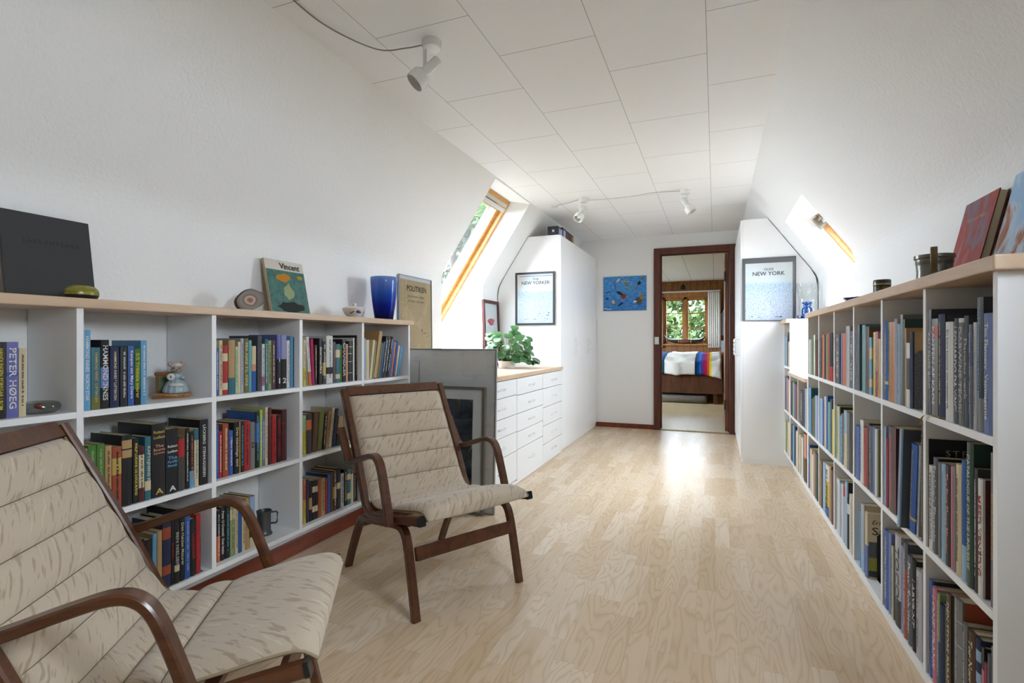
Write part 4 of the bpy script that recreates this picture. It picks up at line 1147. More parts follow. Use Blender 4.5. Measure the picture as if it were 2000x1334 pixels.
# mirror-printed picture with dark red frame
r, p = framed('framed_print', 'dark red framed mirror print with red pig, standing behind the plant', 'picture', .352, .60, .03, .02, wood('dark_red_frame', '#3a1512', '#5a251e', 1, .35, 'Z'), (-.145, .145, .03, .57), flat('#c9cdc8', .25, .5))
r.rotation_euler = (math.radians(-2.2), 0, PI / 2); r.location = (XL + .05, 4.378, .776)
blob(p, 'emblem', '#b3262a', 0, .105, .085, .035, 1); add_text(p, 'RAD', .15, .05, 0, -.03, flat('#7c1f1c', .5), bold=.02); specks(p, 13, -.09, .09, -.1, -.06, 22, flat('#3c3a34', .6), .007); specks(p, 15, -.08, .08, .02, .06, 12, flat('#8d9088', .6), .007)
# two large pictures leaning at the end of the drawers
r, p = framed('framed_picture', 'large pale sea picture in thin silver frame leaning at the end of the drawers', 'picture', .72, .957, .006, .018, M_alu, (-.352, .352, .006, .95), poster_mat('misty_sea', 'sea'))
r.rotation_euler = (math.radians(-2.6), 0, 0); r.location = (-1.545, 2.742, .001)
obj('mast', boxes((-.162, -.159, -.0009, -.0005, .22, .40), (-.172, -.152, -.0009, -.0005, .215, .225), (-.14, -.138, -.0009, -.0005, .22, .27)), M_ink, p)
r, p = framed('framed_picture', 'smaller mounted picture with dark figures leaning in front of the sea picture', 'picture', .50, .735, .016, .02, flat('#6f675c', .4, .4, .3), (-.17, .17, .1, .66), poster_mat('dark_figures', 'dark'), mat_m=flat('#cfcbc2', .8))
r.rotation_euler = (math.radians(-2.4), 0, 0); r.location = (-1.487, 2.706, .001)

# ---------------------------------------------------------------- spotlights and cables
M_spot = flat('#dcdcd9', .25, .5)
def spotlight(label, x, y, dirv, arm):
    r = thing('spotlight', label, 'spotlight', (x, y, ZC), 0, 'white ceiling spotlights')
    obj('ceiling_rose', lathe([(0, 0), (.0385, 0), (.0385, -.026), (.034, -.031), (0, -.031)], 28), M_spot, r, auto=40)
    d = Vector(dirv).normalized(); a = Vector((arm[0], arm[1], -.031)); e = Vector((arm[0], arm[1], -.105))
    bm = bmesh.new(); box(bm, a.x - .008, a.x + .008, a.y - .0015, a.y + .0015, e.z, a.z); obj('bracket', bm, M_spot, r)
    sd = Vector((-d.y, d.x, 0)); sd.normalize()
    h = bpy.data.objects.new('lamp_head', None)
    prof = [(.0, -.062), (.019, -.062), (.0215, -.058), (.0215, .012), (.026, .018), (.039, .034), (.040, .06), (.0395, .078), (.037, .078), (.036, .05), (.02, .02), (0, .018)]
    bm = lathe(prof, 32)
    q = d.to_track_quat('Z', 'Y').to_matrix(); c = e + d * .012 + Vector((-arm[0] * .8, 0, -.006))
    for v in bm.verts: v.co = q @ v.co + c
    sh = obj('lamp_shade', bm, M_spot, r, auto=35)
    bm = bmesh.new(); sphere(bm, (0, 0, .045), .02)
    for v in bm.verts: v.co = q @ v.co + c
    obj('bulb', bm, flat('#c9c7be', .2, .5), sh, smooth=True)
    bm = bmesh.new()
    for k in range(8):
        a_ = 2 * PI * k / 8; cc = (.013 * math.cos(a_), .013 * math.sin(a_), -.0625); sphere(bm, cc, .0022, seg=6)
    for v in bm.verts: v.co = q @ v.co + c
    obj('vent_hole', bm, flat('#222222', .8), sh)
    bpy.data.objects.remove(h); return r
spotlight('white ceiling spotlight nearest the camera, turned towards the left bookcase', -1.055, 1.818, (-.45, -.35, -.62), (-.028, -.005))
spotlight('white ceiling spotlight left of the pair near the doorway, open end showing', -1.033, 4.288, (-.35, -.62, -.9), (-.026, -.01))
spotlight('white ceiling spotlight right of the pair near the doorway, facing the wardrobe', -.222, 4.335, (.55, -.15, -.85), (.012, -.01))
def cable(label, pts, m=flat('#8c8a84', .5)):
    tag(obj('ceiling_cable', tube(catmull(pts, 8), .0026, 6), m, None, smooth=True), label, 'cable')
cable('grey cable running along the ceiling to the nearest spotlight', [(-1.33, 1.05, ZC - .004), (-1.377, 1.42, ZC - .004), (-1.36, 1.6, ZC - .01), (-1.27, 1.76, ZC - .02), (-1.16, 1.80, ZC - .016), (-1.09, 1.82, ZC - .006)])
cable('pale cable hanging between the two spotlights near the doorway', [(-.995, 4.29, ZC - .018), (-.85, 4.24, ZC - .035), (-.65, 4.24, ZC - .035), (-.45, 4.28, ZC - .012), (-.262, 4.33, ZC - .008)], flat('#b9b8b4', .5))
cable('short pale cable from ceiling hook to the left far spotlight', [(-1.30, 4.42, ZC - .003), (-1.26, 4.36, ZC - .014), (-1.17, 4.31, ZC - .02), (-1.075, 4.29, ZC - .006)], flat('#a9a8a4', .5))
tag(obj('cable_outlet', bmesh.new() if False else lathe([(0, ZC - .001), (.03, ZC - .001), (.028, ZC - .01), (0, ZC - .012)], 20, None, -1.33, 4.44), flat('#dcdcda', .4), None, auto=40), 'small round white ceiling outlet beside the left roof slope', 'ceiling outlet')
# ---------------------------------------------------------------- things on the left bookcase
TL = LZ[-1] + .0285
def place(o, x, y, z, rz=0, rx=0): o.location = (x, y, z); o.rotation_euler = (rx, 0, rz); return o
def lying(name, label, color, W, H, T, x, y, z, lean, rz, cat='book', spinecol=None):
    """a big book standing upright with its front cover to the room, leaning back; local front faces -y"""
    r = thing(name, label, cat, (x, y, z), rz); r.rotation_euler = (math.radians(-lean), 0, rz)
    m = color if not isinstance(color, str) else flat(color, .45, .3)
    obj('cover', boxes((-W / 2, W / 2, 0, .002, 0, H), (-W / 2, W / 2, T - .002, T, 0, H), (-W / 2, -W / 2 + .002, .002, T - .002, 0, H)), m if spinecol is None else flat(spinecol, .5), r)
    obj('pages', bx(-W / 2 + .003, W / 2 - .004, .0022, T - .0022, .003, H - .003), M_page, r)
    p = obj('front_board', bx(-W / 2, W / 2, -.0008, -.0001, -H / 2, H / 2), m, r); p.location = (0, 0, H / 2); return r, p
M_charc = flat('#3b3b3c', .55, .25)
r, p = lying('art_book', 'large charcoal art book leaning on the wall behind the oval tin', M_charc, .228, .262, .012, -1.868, .965, TL, 9, PI / 2)
add_text(p, 'LARS PHYSANT', .145, .016, .008, .045, flat('#242425', .5), y=-.0014, space=1.2)
r, p = lying('art_book', 'book titled Vincent with teal and orange cover leaning on the wall', flat('#c9c4b8', .3, .4), .235, .262, .014, -1.855, 1.905, TL, 12, PI / 2, spinecol='b09a78')
obj('cover_picture', bx(-.1165, .1165, -.0006, 0, -.122, .082), (lambda n: n.col(n.ramp(n.noise(n.coord('Object', (1, 1, 1)), 30, 5, .7), [(.35, '#2d5650'), (.6, '#42746c')])).m)(NT('teal_brushwork', .35, .4)), p).location = (0, -.0014, 0)
add_text(p, 'Vincent', .125, .034, .03, .104, M_ink, y=-.0022, bold=.02)
blob(p, 'cover_shape', '#b07a24', -.02, .045, .045, .022, 20, .1); blob(p, 'cover_shape', '#8d9c72', 0, -.02, .032, .04, 22); blob(p, 'cover_shape', '#232a28', 0, -.094, .085, .026, 24); blob(p, 'cover_shape', '#a08a2c', .085, .055, .018, .012, 21)
t = thing('oval_tin', 'small oval gold-green tin in front of the charcoal art book', 'tin', (-1.77, .984, TL))
def ell(prof, sx, sy, m, name, par, seg=32):
    bm = lathe(prof, seg)
    for v in bm.verts: v.co.x *= sx; v.co.y *= sy
    return obj(name, bm, m, par, auto=50)
mt = NT('gold_green_lacquer', .25, .5); mt.col(mt.ramp(mt.noise(mt.coord('Object', (8, 8, 30)), 2, 3, .6), [(.35, '#5d5a1c'), (.6, '#8d8728')]))
ell([(0, 0), (.034, 0), (.041, .007), (.044, .014)], .75, 1, flat('#1d1914', .3, .5), 'base', t); ell([(.044, .014), (.0445, .02), (.042, .030), (.034, .039), (.018, .043), (0, .0435)], .75, 1, mt.m, 'lid', t)
t = thing('agate_slice', 'cut grey-brown agate geode slice standing left of the Vincent book', 'agate', (-1.80, 1.618, TL), -.35)
rr = random.Random(3); bm = bmesh.new(); rings = []
shape = [(.055 * math.cos(a) * (1 + .08 * math.sin(2 * a + .6)) * (1.02 if math.cos(a) > 0 else .95), .046 * math.sin(a) * (1 + .07 * math.cos(3 * a))) for a in [2 * PI * i / 28 for i in range(28)]]
for dx, k in ((.0, 1.0), (-.022, .98), (-.042, .75)):
    rings.append([bm.verts.new((dx + rr.uniform(-.001, .001), u * k + (v * .25), .0475 + v * k - u * .35 * 0)) for u, v in shape])
for a, b in zip(rings, rings[1:]):
    for i in range(28): bm.faces.new((a[i], a[(i + 1) % 28], b[(i + 1) % 28], b[i]))
bm.faces.new(rings[-1]); n = NT('agate_rind', .8).col('#5b3d22'); n.bump(n.noise(n.coord(), 90, 4), .6, .002); body = obj('rind', bm, n.m, t)
n = NT('agate_face', .18, .6); sp = n.n('ShaderNodeTexCoord'); g = n.n('ShaderNodeTexGradient', gradient_type='SPHERICAL'); mp = n.n('ShaderNodeMapping'); mp.inputs['Scale'].default_value = (1, 17, 20); n.l(sp.outputs['Object'], mp.inputs['Vector'])
nz = n.noise(n.coord(), 18, 3, .5); n.l(mp.outputs[0], g.inputs[0]); f = n.math('ADD', g.outputs['Fac'], n.math('MULTIPLY', nz, .25))
n.col(n.ramp(f, [(.1, '#5a4028'), (.2, '#7b736c'), (.5, '#8f8780'), (.72, '#7d6c62'), (.8, '#c6b3a4'), (1.0, '#9a6a52')]))
bm = bmesh.new(); bm.faces.new([bm.verts.new((0, u * .97 + v * .25, v * .97)) for u, v in shape]); fc = obj('cut_face', bm, n.m, t); fc.location = (.0015, 0, .0475)
# lidded bowl
t = thing('lidded_bowl', 'small white lidded bowl painted with blue flowers left of the blue vase', 'bowl', (-1.80, 2.283, TL))
M_por = flat('#d5cfc6', .15, .5, 0, .5)
obj('bowl_body', lathe([(0, 0), (.026, 0), (.028, .004), (.045, .018), (.056, .036), (.060, .052), (.057, .052), (.05, .03), (0, .01)], 36), M_por, t, auto=50)
obj('lid', lathe([(.059, .052), (.05, .057), (.03, .062), (.012, .064), (.012, .068), (.017, .078), (.013, .080), (0, .0805)], 36), M_por, t, auto=50)
def dab(par, name, c, z, ang, w_, h_, R=.053, tilt=0):
    bm = bmesh.new(); vs = []
    for i in range(10):
        a = 2 * PI * i / 10; u, v = w_ * math.cos(a), h_ * math.sin(a); u, v = u * math.cos(tilt) - v * math.sin(tilt), u * math.sin(tilt) + v * math.cos(tilt)
        rad = R + v * .45 + .0012; vs.append(bm.verts.new((rad * math.cos(ang + u / R), rad * math.sin(ang + u / R), z + v)))
    bm.faces.new(vs); obj(name, bm, flat(c, .2, .5), par)
for c, z, a, w_, h_, ti in [('#2b3f8e', .032, -.5, .010, .008, 0), ('#23357c', .036, -.72, .008, .006, .5), ('#3c56a8', .028, -.3, .008, .005, .3), ('#4a6a3c', .03, -1.0, .010, .003, .5), ('#4a6a3c', .034, -.12, .010, .003, -.4), ('#a3523c', .034, -1.25, .005, .005, 0), ('#a3523c', .036, .12, .005, .005, 0), ('#49683c', .024, -1.2, .008, .002, -.3), ('#2b3f8e', .03, .35, .006, .005, 0)]: dab(t, 'painted_flower', c, z, a, w_, h_, .053, ti)
# blue vase: clear glass whose tint deepens to the base
t = thing('blue_vase', 'tall cobalt blue glass vase fading paler at its rim', 'vase', (-1.80, 2.555, TL))
m = bpy.data.materials.new('cobalt_glass'); m.use_nodes = True; nt = m.node_tree; nt.nodes.clear()
o_ = nt.nodes.new('ShaderNodeOutputMaterial'); mx = nt.nodes.new('ShaderNodeMixShader'); tr = nt.nodes.new('ShaderNodeBsdfTransparent'); pb = nt.nodes.new('ShaderNodeBsdfPrincipled')
tc = nt.nodes.new('ShaderNodeTexCoord'); sp = nt.nodes.new('ShaderNodeSeparateXYZ'); rp = nt.nodes.new('ShaderNodeValToRGB'); mul = nt.nodes.new('ShaderNodeMath'); mul.operation = 'MULTIPLY'; mul.inputs[1].default_value = 4.0
nt.links.new(tc.outputs['Object'], sp.inputs[0]); nt.links.new(sp.outputs[2], mul.inputs[0]); nt.links.new(mul.outputs[0], rp.inputs['Fac'])
e = rp.color_ramp.elements; e[0].position = .05; e[0].color = rgb('050c5c'); e[1].position = 1; e[1].color = rgb('8fb0e2'); x = e.new(.35); x.color = rgb('0a2fbe'); x = e.new(.62); x.color = rgb('3b74d6')
nt.links.new(rp.outputs[0], tr.inputs[0]); nt.links.new(rp.outputs[0], pb.inputs['Base Color']); pb.inputs['Roughness'].default_value = .06
mx.inputs[0].default_value = .45; nt.links.new(tr.outputs[0], mx.inputs[1]); nt.links.new(pb.outputs[0], mx.inputs[2]); nt.links.new(mx.outputs[0], o_.inputs[0])
obj('glass_body', lathe([(0, 0), (.050, 0), (.053, .005), (.060, .05), (.068, .11), (.074, .17), (.077, .22), (.078, .247), (.0765, .249), (.075, .247), (.074, .22), (.066, .12), (.052, .03), (.046, .016), (0, .014)], 40), m, t, smooth=True)

# ---- inside the left bookcase
t = thing('glass_paperweight', 'clear glass dish with a red heart in the top left compartment', 'glass ornament', (-1.775, .882, LZ[2] + .0005))
gm = glass_mat('thick_clear_glass', '#c9ccca', .22, .05)
ell([(0, 0), (.034, 0), (.044, .008), (.047, .018), (.043, .028), (.03, .033), (0, .034)], 1, 1, gm, 'glass_body', t)
bm = bmesh.new(); sphere(bm, (.02, -.012, .022), .011, 1, 1, .7); obj('red_heart', bm, flat('#a3261e', .3, .5), t, smooth=True)
# mouse figurine
t = thing('mouse_figurine', 'porcelain mouse lady figurine seated on an inscribed base, second bay', 'figurine', (-1.822, 1.297, LZ[2] + .0005), math.radians(-35))
MB, MC, MW = flat('#8a5a30', .3, .5), flat('#9fb0b4', .2, .5, 0, .3), flat('#d8d0c4', .2, .5, 0, .3)
ell([(0, 0), (.050, 0), (.053, .004), (.053, .013), (.049, .017), (0, .018)], .85, 1.15, flat('#a8774a', .35, .4), 'base', t)
bm = bmesh.new(); put_text(bm, 'Collectors Club', .075, .009, lambda u, v: (.0465 * math.cos(u / .055), .0625 * math.sin(u / .055), .0085 + v)); plain('lettering', bm, flat('#3a2616', .5), t)
obj('chair_back', boxes((-.03, -.018, -.048, .006, .018, .085, .004), (-.032, -.016, -.052, .010, .078, .092, .005)), MB, t); obj('chair_panel', bx(-.0178, -.015, -.040, -.002, .026, .074, .001), flat('#5c6a4c', .5), t)
obj('dress', lathe([(0, .018), (.039, .018), (.040, .024), (.036, .04), (.028, .055), (.017, .066), (.013, .075), (.012, .084), (0, .086)], 48, None, .006, .014, 12, .06), MC, t, smooth=True)
bm = bmesh.new(); sphere(bm, (.012, .014, .077), .018, .8, 1, .8); sphere(bm, (.014, -.004, .073), .009, 1.6, 1, .8); sphere(bm, (.016, .034, .071), .009, 1.6, 1, .8); obj('bodice', bm, MC, t, smooth=True)
bm = lathe([(0, .0), (.022, .0), (.024, .003), (.02, .01), (0, .012)], 24, None, 0, 0, 10, .05)
for v in bm.verts: v.co = Vector((v.co.x * .7 + .03, v.co.y + .014, v.co.z + .043))
obj('apron', bm, MW, t, smooth=True)
bm = bmesh.new(); sphere(bm, (.009, .014, .103), .0175, 1, .95, 1); sphere(bm, (.026, .017, .098), .0095, 1.35, .85, .8); hd = obj('head', bm, flat('#b59a88', .3, .5), t, smooth=True)
for s in (-1, 1):
    bm = bmesh.new(); sphere(bm, (.002, .014 + s * .017, .120), .0095, .4, 1, 1); er = obj('ear', bm, flat('#b59a88', .3, .5), hd, smooth=True)
    bm = bmesh.new(); sphere(bm, (.0055, .014 + s * .017, .120), .0065, .3, 1, 1); obj('inner_ear', bm, flat('#c98f86', .3, .5), hd, smooth=True)
    bm = bmesh.new(); sphere(bm, (.0235, .014 + s * .0085, .106), .0022); obj('eye', bm, flat('#191412', .1, .5), hd, smooth=True)
bm = bmesh.new(); sphere(bm, (.0385, .0175, .1), .0026); obj('nose', bm, flat('#6d3b34', .2, .5), hd, smooth=True)
bm = lathe([(.018, .112), (.0185, .117), (.013, .124), (0, .127)], 24, None, .004, .014, 8, .08); obj('bonnet', bm, MW, t, smooth=True)
bm = bmesh.new(); sphere(bm, (.028, -.002, .076), .0125, .25, 1, 1); obj('plate', bm, MW, t, smooth=True)
bm = bmesh.new(); sphere(bm, (.0312, -.002, .076), .004, .2, .7, 1.2); obj('painted_flower', bm, flat('#3f6f96', .3), t)
# pewter mug
t = thing('pewter_mug', 'dark pewter mug with angular handle, bottom row third bay', 'mug', (-1.80, 1.688, LZ[0] + .0005), .6)
M_pew = flat('#5a5a5a', .38, .5, .5)
obj('mug_body', lathe([(0, 0), (.033, 0), (.034, .004), (.030, .008), (.0275, .02), (.0275, .09), (.030, .097), (.031, .101), (.029, .101), (.0255, .09), (.0255, .02), (0, .015)], 36), M_pew, t, auto=40)
obj('handle', tube([(.026, 0, .093), (.05, 0, .094), (.054, 0, .09), (.052, 0, .05), (.049, 0, .046), (.026, 0, .045)], .004, 8), M_pew, t, smooth=True)
def bookend(label, x, y, z, w_, d_, h_, m, side=1, slant=0):
    t = thing('bookend', label, 'bookend', (x, y, z))
    bm = bmesh.new(); pr = [(-w_ / 2, 0), (w_ / 2, 0), (w_ / 2 - slant * .6, h_ - .012), (w_ / 2 - slant * .6 - .010, h_), (-w_ / 2 + .012, h_), (-w_ / 2, h_ - .012)]
    A = [bm.verts.new((p[0], 0, p[1])) for p in pr]; B = [bm.verts.new((p[0], .0018, p[1])) for p in pr]; bm.faces.new(A); bm.faces.new(B[::-1])
    for i in range(6): bm.faces.new((A[i], A[(i + 1) % 6], B[(i + 1) % 6], B[i]))
    obj('upright_plate', bm, m, t); y0, y1 = sorted((0, side * d_)); obj('foot_plate', bx(-w_ / 2, w_ / 2, y0, y1, 0, .0012), m, t)
def row_y(side, row, bay, k, far=False):
    q = next(o for sd, o in LEDGER if sd == side and o[0][5] == row and o[0][6] == bay)
    o = sorted(q, key=lambda e: e[0].location.y)[k]; return o[0].location.y + (o[2] / 2 if far else -o[2] / 2)
bookend('black metal bookend holding the red book, bottom row second bay', FL - .075, row_y('L', 'bottom row', 'second bay', -1, True) + .0012, LZ[0] + .0002, .12, .012, .135, flat('#121213', .4), 1)
gm2 = NT('grey_speckle', .6, .3); gm2.col(gm2.ramp(gm2.noise(gm2.coord(), 260, 3, .7), [(.4, '#4a4b4d'), (.6, '#6d6e70')]))
bookend('speckled grey bookend in the top row, second bay of right bookcase', FR + .075, row_y('R', 'top row', 'second bay', 0) - .004, RZ[2] + .0002, .13, .03, .165, gm2.m, -1)
bookend('black slanted bookend beside the cream books, bottom row third bay, right bookcase', FR + .10, row_y('R', 'bottom row', 'third bay', 0) - .004, RZ[0] + .0002, .13, .03, .17, flat('#121213', .4), -1, -.05)
bookend('dark grey bookend in the middle row, nearest bay of right bookcase', FR + .08, row_y('R', 'middle row', 'nearest bay', 1) - .003, RZ[1] + .0002, .12, .008, .125, flat('#2e2f31', .5), -1)

# ---------------------------------------------------------------- things on the right bookcase
TR = RZ[-1] + .0305
r, p = lying('art_book', 'dark hardback with red and purple painted cover leaning on the right wall', poster_mat('cover_red', 'artred'), .205, .262, .022, .672, 1.925, TR, 13, -PI / 2, spinecol='571d18')
add_text(p, 'Mit liv som Maleri', .12, .014, 0, .07, flat('#c08a6a', .5), y=-.0014, shear=.2)
r, p = lying('art_book', 'book with pale blue painted cover, nearest on the right bookcase top', poster_mat('cover_blue', 'artblue'), .24, .27, .024, .668, 1.615, TR, 13, -PI / 2, spinecol='1d1f24')
add_text(p, 'Jytte Loe', .12, .026, .03, .085, flat('#46586a', .5), y=-.0014, shear=.2)
t = thing('pewter_tankard', 'wide dented pewter tankard with tall loop handle before the red painted book', 'tankard', (.585, 1.83, TR), 1.25)
obj('tankard_body', lathe([(0, 0), (.043, 0), (.042, .01), (.041, .03), (.0425, .048), (.0425, .052), (.044, .055), (.044, .066), (.0475, .069), (.0475, .078), (.045, .079), (.04, .06), (.036, .02), (0, .012)], 40), flat('#6a675e', .3, .5, .75), t, auto=40)
obj('handle', strip_xz([(-.043, .03), (-.058, .05), (-.062, .075), (-.056, .092), (-.046, .094), (-.041, .084), (-.043, .072)], 0, .016, .004, 6), flat('#6a5c46', .35, .5, .7), t, auto=50)
t = thing('glass_figure', 'tiny clear glass figure with wire loop beside the pewter tankard', 'glass ornament', (.60, 1.985, TR))
bm = bmesh.new(); sphere(bm, (0, 0, .012), .012, 1.5, 2.0, .9); sphere(bm, (0, -.014, .02), .008, 1, 1.4, .9); obj('glass_body', bm, glass_mat('ornament_glass', '#dfe6ea', .25, .05), t, smooth=True)
obj('wire_loop', tube([(0, .0, .018), (0, 0, .032)] + [(0, .005 * math.sin(a), .038 - .006 * math.cos(a)) for a in [k * .6 for k in range(11)]], .0008, 5), flat('#4a4a4a', .3, .5, .8), t)
t = thing('round_tin', 'small round dark tea tin with gilded band on the right bookcase', 'tin', (.62, 2.47, TR))
obj('tin_body', lathe([(0, 0), (.029, 0), (.0295, .002), (.0295, .052), (0, .053)], 32), (lambda n: n.col(n.ramp(n.noise(n.coord(), 90, 3, .7), [(.45, '#16161b'), (.6, '#3f3a22'), (.7, '#7c6a2c')])).m)(NT('dark_printed_tin', .3, .5)), t, auto=40)
obj('lid', lathe([(.0297, .0535), (.030, .055), (.030, .074), (.028, .077), (0, .0775)], 32), flat('#23263a', .3, .5), t, auto=40); obj('gilt_band', lathe([(.0302, .056), (.0304, .057), (.0304, .061), (.0302, .062)], 32), flat('#9a8428', .35, .5, .4), t, auto=40)
t = thing('glass_dish', 'flared dark blue glass dish on the right bookcase top', 'dish', (.605, 2.80, TR))
bm = bmesh.new(); O4 = [(.0, -.068), (.055, -.02), (.045, .055), (-.045, .055), (-.055, -.02)]; I4 = [(p[0] * .35, p[1] * .35) for p in O4]
a = [bm.verts.new((p[0], p[1], .030)) for p in O4]; b = [bm.verts.new((p[0], p[1], 0)) for p in I4]; a2 = [bm.verts.new((p[0] * .97, p[1] * .97, .032)) for p in O4]; b2 = [bm.verts.new((p[0], p[1], .004)) for p in I4]
for i in range(5):
    j = (i + 1) % 5; bm.faces.new((a[i], a[j], b[j], b[i])); bm.faces.new((a2[i], a2[j], b2[j], b2[i])); bm.faces.new((a[i], a[j], a2[j], a2[i]))
bm.faces.new(b); bm.faces.new(b2[::-1]); obj('glass_body', bm, flat('#101a8c', .08, .6, 0, .5), t); obj('rim', tube([(p[0], p[1], .032) for p in O4 + O4[:1]], .002, 6), flat('#17171c', .2, .5), t)
tag(obj('small_box', boxes((.575, .60, 3.40, 3.425, TR, TR + .012, .001)), flat('#6a5348', .5)), 'tiny brown box on the right bookcase top near the recess', 'box')
# on the narrow unit
t = thing('glass_vase', 'tall clear twisted glass vase near the right wardrobe', 'vase', (.665, 4.57, TR))
bm = bmesh.new(); seg = 40; H = .285; R = []
for k in range(25):
    z = H * k / 24; rad = .040 + .034 * (z / H) ** .5 + .004 * math.sin(z * 30); tw = z * 9
    R.append([bm.verts.new(((rad * (1 + .045 * math.cos(10 * (2 * PI * i / seg + tw)))) * math.cos(2 * PI * i / seg), rad * (1 + .045 * math.cos(10 * (2 * PI * i / seg + tw))) * math.sin(2 * PI * i / seg), z)) for i in range(seg)])
for a, b in zip(R, R[1:]):
    for i in range(seg): bm.faces.new((a[i], a[(i + 1) % seg], b[(i + 1) % seg], b[i]))
bm.faces.new(R[0]); obj('glass_body', bm, glass_mat('twisted_glass', '#f4f7f7', .12, .03), t, smooth=True)
t = thing('blue_jar', 'small blue glass apothecary jar in front of the clear vase', 'jar', (.640, 4.435, TR))
bj = glass_mat('blue_glass', '#4fa4e6', .16, .05)
obj('glass_body', lathe([(0, 0), (.034, 0), (.036, .004), (.036, .075), (.032, .084), (.022, .09), (.022, .098), (.03, .101), (.03, .106), (0, .107)], 28), bj, t, auto=50)
obj('stopper', lathe([(.02, .107), (.026, .112), (.033, .118), (.033, .124), (.02, .13), (0, .131)], 28), bj, t, auto=50)
t = thing('glass_bird', 'tiny turquoise glass bird at the front edge beside the blue jar', 'glass ornament', (.590, 4.42, TR), .6)
bm = bmesh.new(); sphere(bm, (0, 0, .014), .016, 1.4, .8, .8); sphere(bm, (-.024, 0, .028), .008, 1.2, .8, .9); sphere(bm, (.026, 0, .012), .008, 1.8, .4, .5); obj('glass_body', bm, glass_mat('turquoise_glass', '#1d88c8', .2, .05), t, smooth=True)
tag(obj('pen', tube([(.57, 3.62, .7825), (.56, 3.76, .7825)], .005, 8), flat('#17181a', .3), None), 'black pen lying on the low wooden board in the right recess', 'pen')
# lettering and pictures on the covers that face the camera
def pick(row, bay, k):
    q = next(o for sd, o in LEDGER if sd == 'R' and o[0][5] == row and o[0][6] == bay); return sorted(q, key=lambda e: e[0].location.y)[k]
def cover_text(it, s, x0, z0, W, H, c, **kw):
    bm = bmesh.new(); put_text(bm, s, W, H, lambda u, v: (-(x0 + W / 2 + u), it[2] / 2 + .0006, z0 + v), **kw); plain('cover_lettering', bm, flat(c, .5), it[0])
def cover_patch(it, x0, x1, z0, z1, c, m=None):
    obj('cover_picture', bx(-x1, -x0, it[2] / 2 + .0002, it[2] / 2 + .0005, z0, z1), m or flat(c, .5), it[0])
b_ = pick('middle row', 'nearest bay', -1); cover_text(b_, 'STEPHEN', .035, b_[3] - .035, .12, .016, '#a3a39c', space=1.25)
b_ = pick('top row', 'second bay', 0); cover_text(b_, 'BO', .03, b_[3] - .075, .06, .036, '#1c2650', bold=.03)
b_ = pick('bottom row', 'third bay', 0); cover_text(b_, 'Erik A', .014, b_[3] - .032, .06, .015, '#1b1b1b', shear=.25); cover_text(b_, 'Saga', .014, b_[3] - .068, .085, .036, '#141414')
cover_patch(b_, .004, .14, b_[3] * .32, b_[3] * .56, '#55555a'); cover_patch(b_, .004, .14, b_[3] * .12, b_[3] * .319, '#8a8a35'); cover_patch(b_, .004, .14, .006, b_[3] * .119, '#3c3b33')
b_ = pick('bottom row', 'third bay', 1); cover_text(b_, 'ERIK AA', .03, b_[3] - .03, .10, .014, '#7c858c')
b_ = pick('middle row', 'third bay', 0); n = NT('leafy_cover', .5, .3); n.col(n.ramp(n.noise(n.coord(), 60, 4, .7), [(.45, '#8c8a34'), (.55, '#3d5a2c')])); cover_patch(b_, .02, .11, .02, b_[3] * .6, '', n.m)
b_ = next(e for sd, o in LEDGER if sd == 'R' and o[0][5] == 'bottom row' and o[0][6] == 'nearest bay' for e in o if e[1] == 'grey' and e[2] > .03); cover_text(b_, 'TOR N', .04, b_[3] - .05, .08, .02, '#c7b6a2')
b_ = next(e for sd, o in LEDGER if sd == 'R' and o[0][5] == 'middle row' and o[0][6] == 'second bay' for e in o if e[1] == 'pale blue' and e[8]); cover_patch(b_, .03, .12, .02, b_[3] * .62, '#2b2b2d'); cover_patch(b_, .045, .10, b_[3] * .35, b_[3] * .55, '#77767a')
# yellow bookmark ribbon on a book of the top row: a part of that book
sb = [q for q in LEDGER if q[0] == 'R'][0][1]
yb = at_x(1864, 815, FR + .01)[0]; tgt = min(sb, key=lambda q: abs(q[0].location.y - yb))[0]
pts = [(.515 + .02, yb - .01, RZ[2] + .003), (.515 + .004, yb + .03, RZ[2] + .0035), (.510, yb + .10, RZ[2] + .003), (.505, yb + .14, RZ[2] - .006), (.503, yb + .155, RZ[2] - .03)]
c = catmull(pts, 5); bm = bmesh.new(); vv = []
for q in c: vv.append((bm.verts.new(q + Vector((-.003, -.002, 0))), bm.verts.new(q + Vector((.003, .002, .001)))))
for a, b in zip(vv, vv[1:]): bm.faces.new((a[0], a[1], b[1], b[0]))
rb = obj('ribbon', bm, flat('#a8820f', .6), None); rb.parent = tgt; bpy.context.view_layer.update(); rb.matrix_parent_inverse = tgt.matrix_world.inverted()

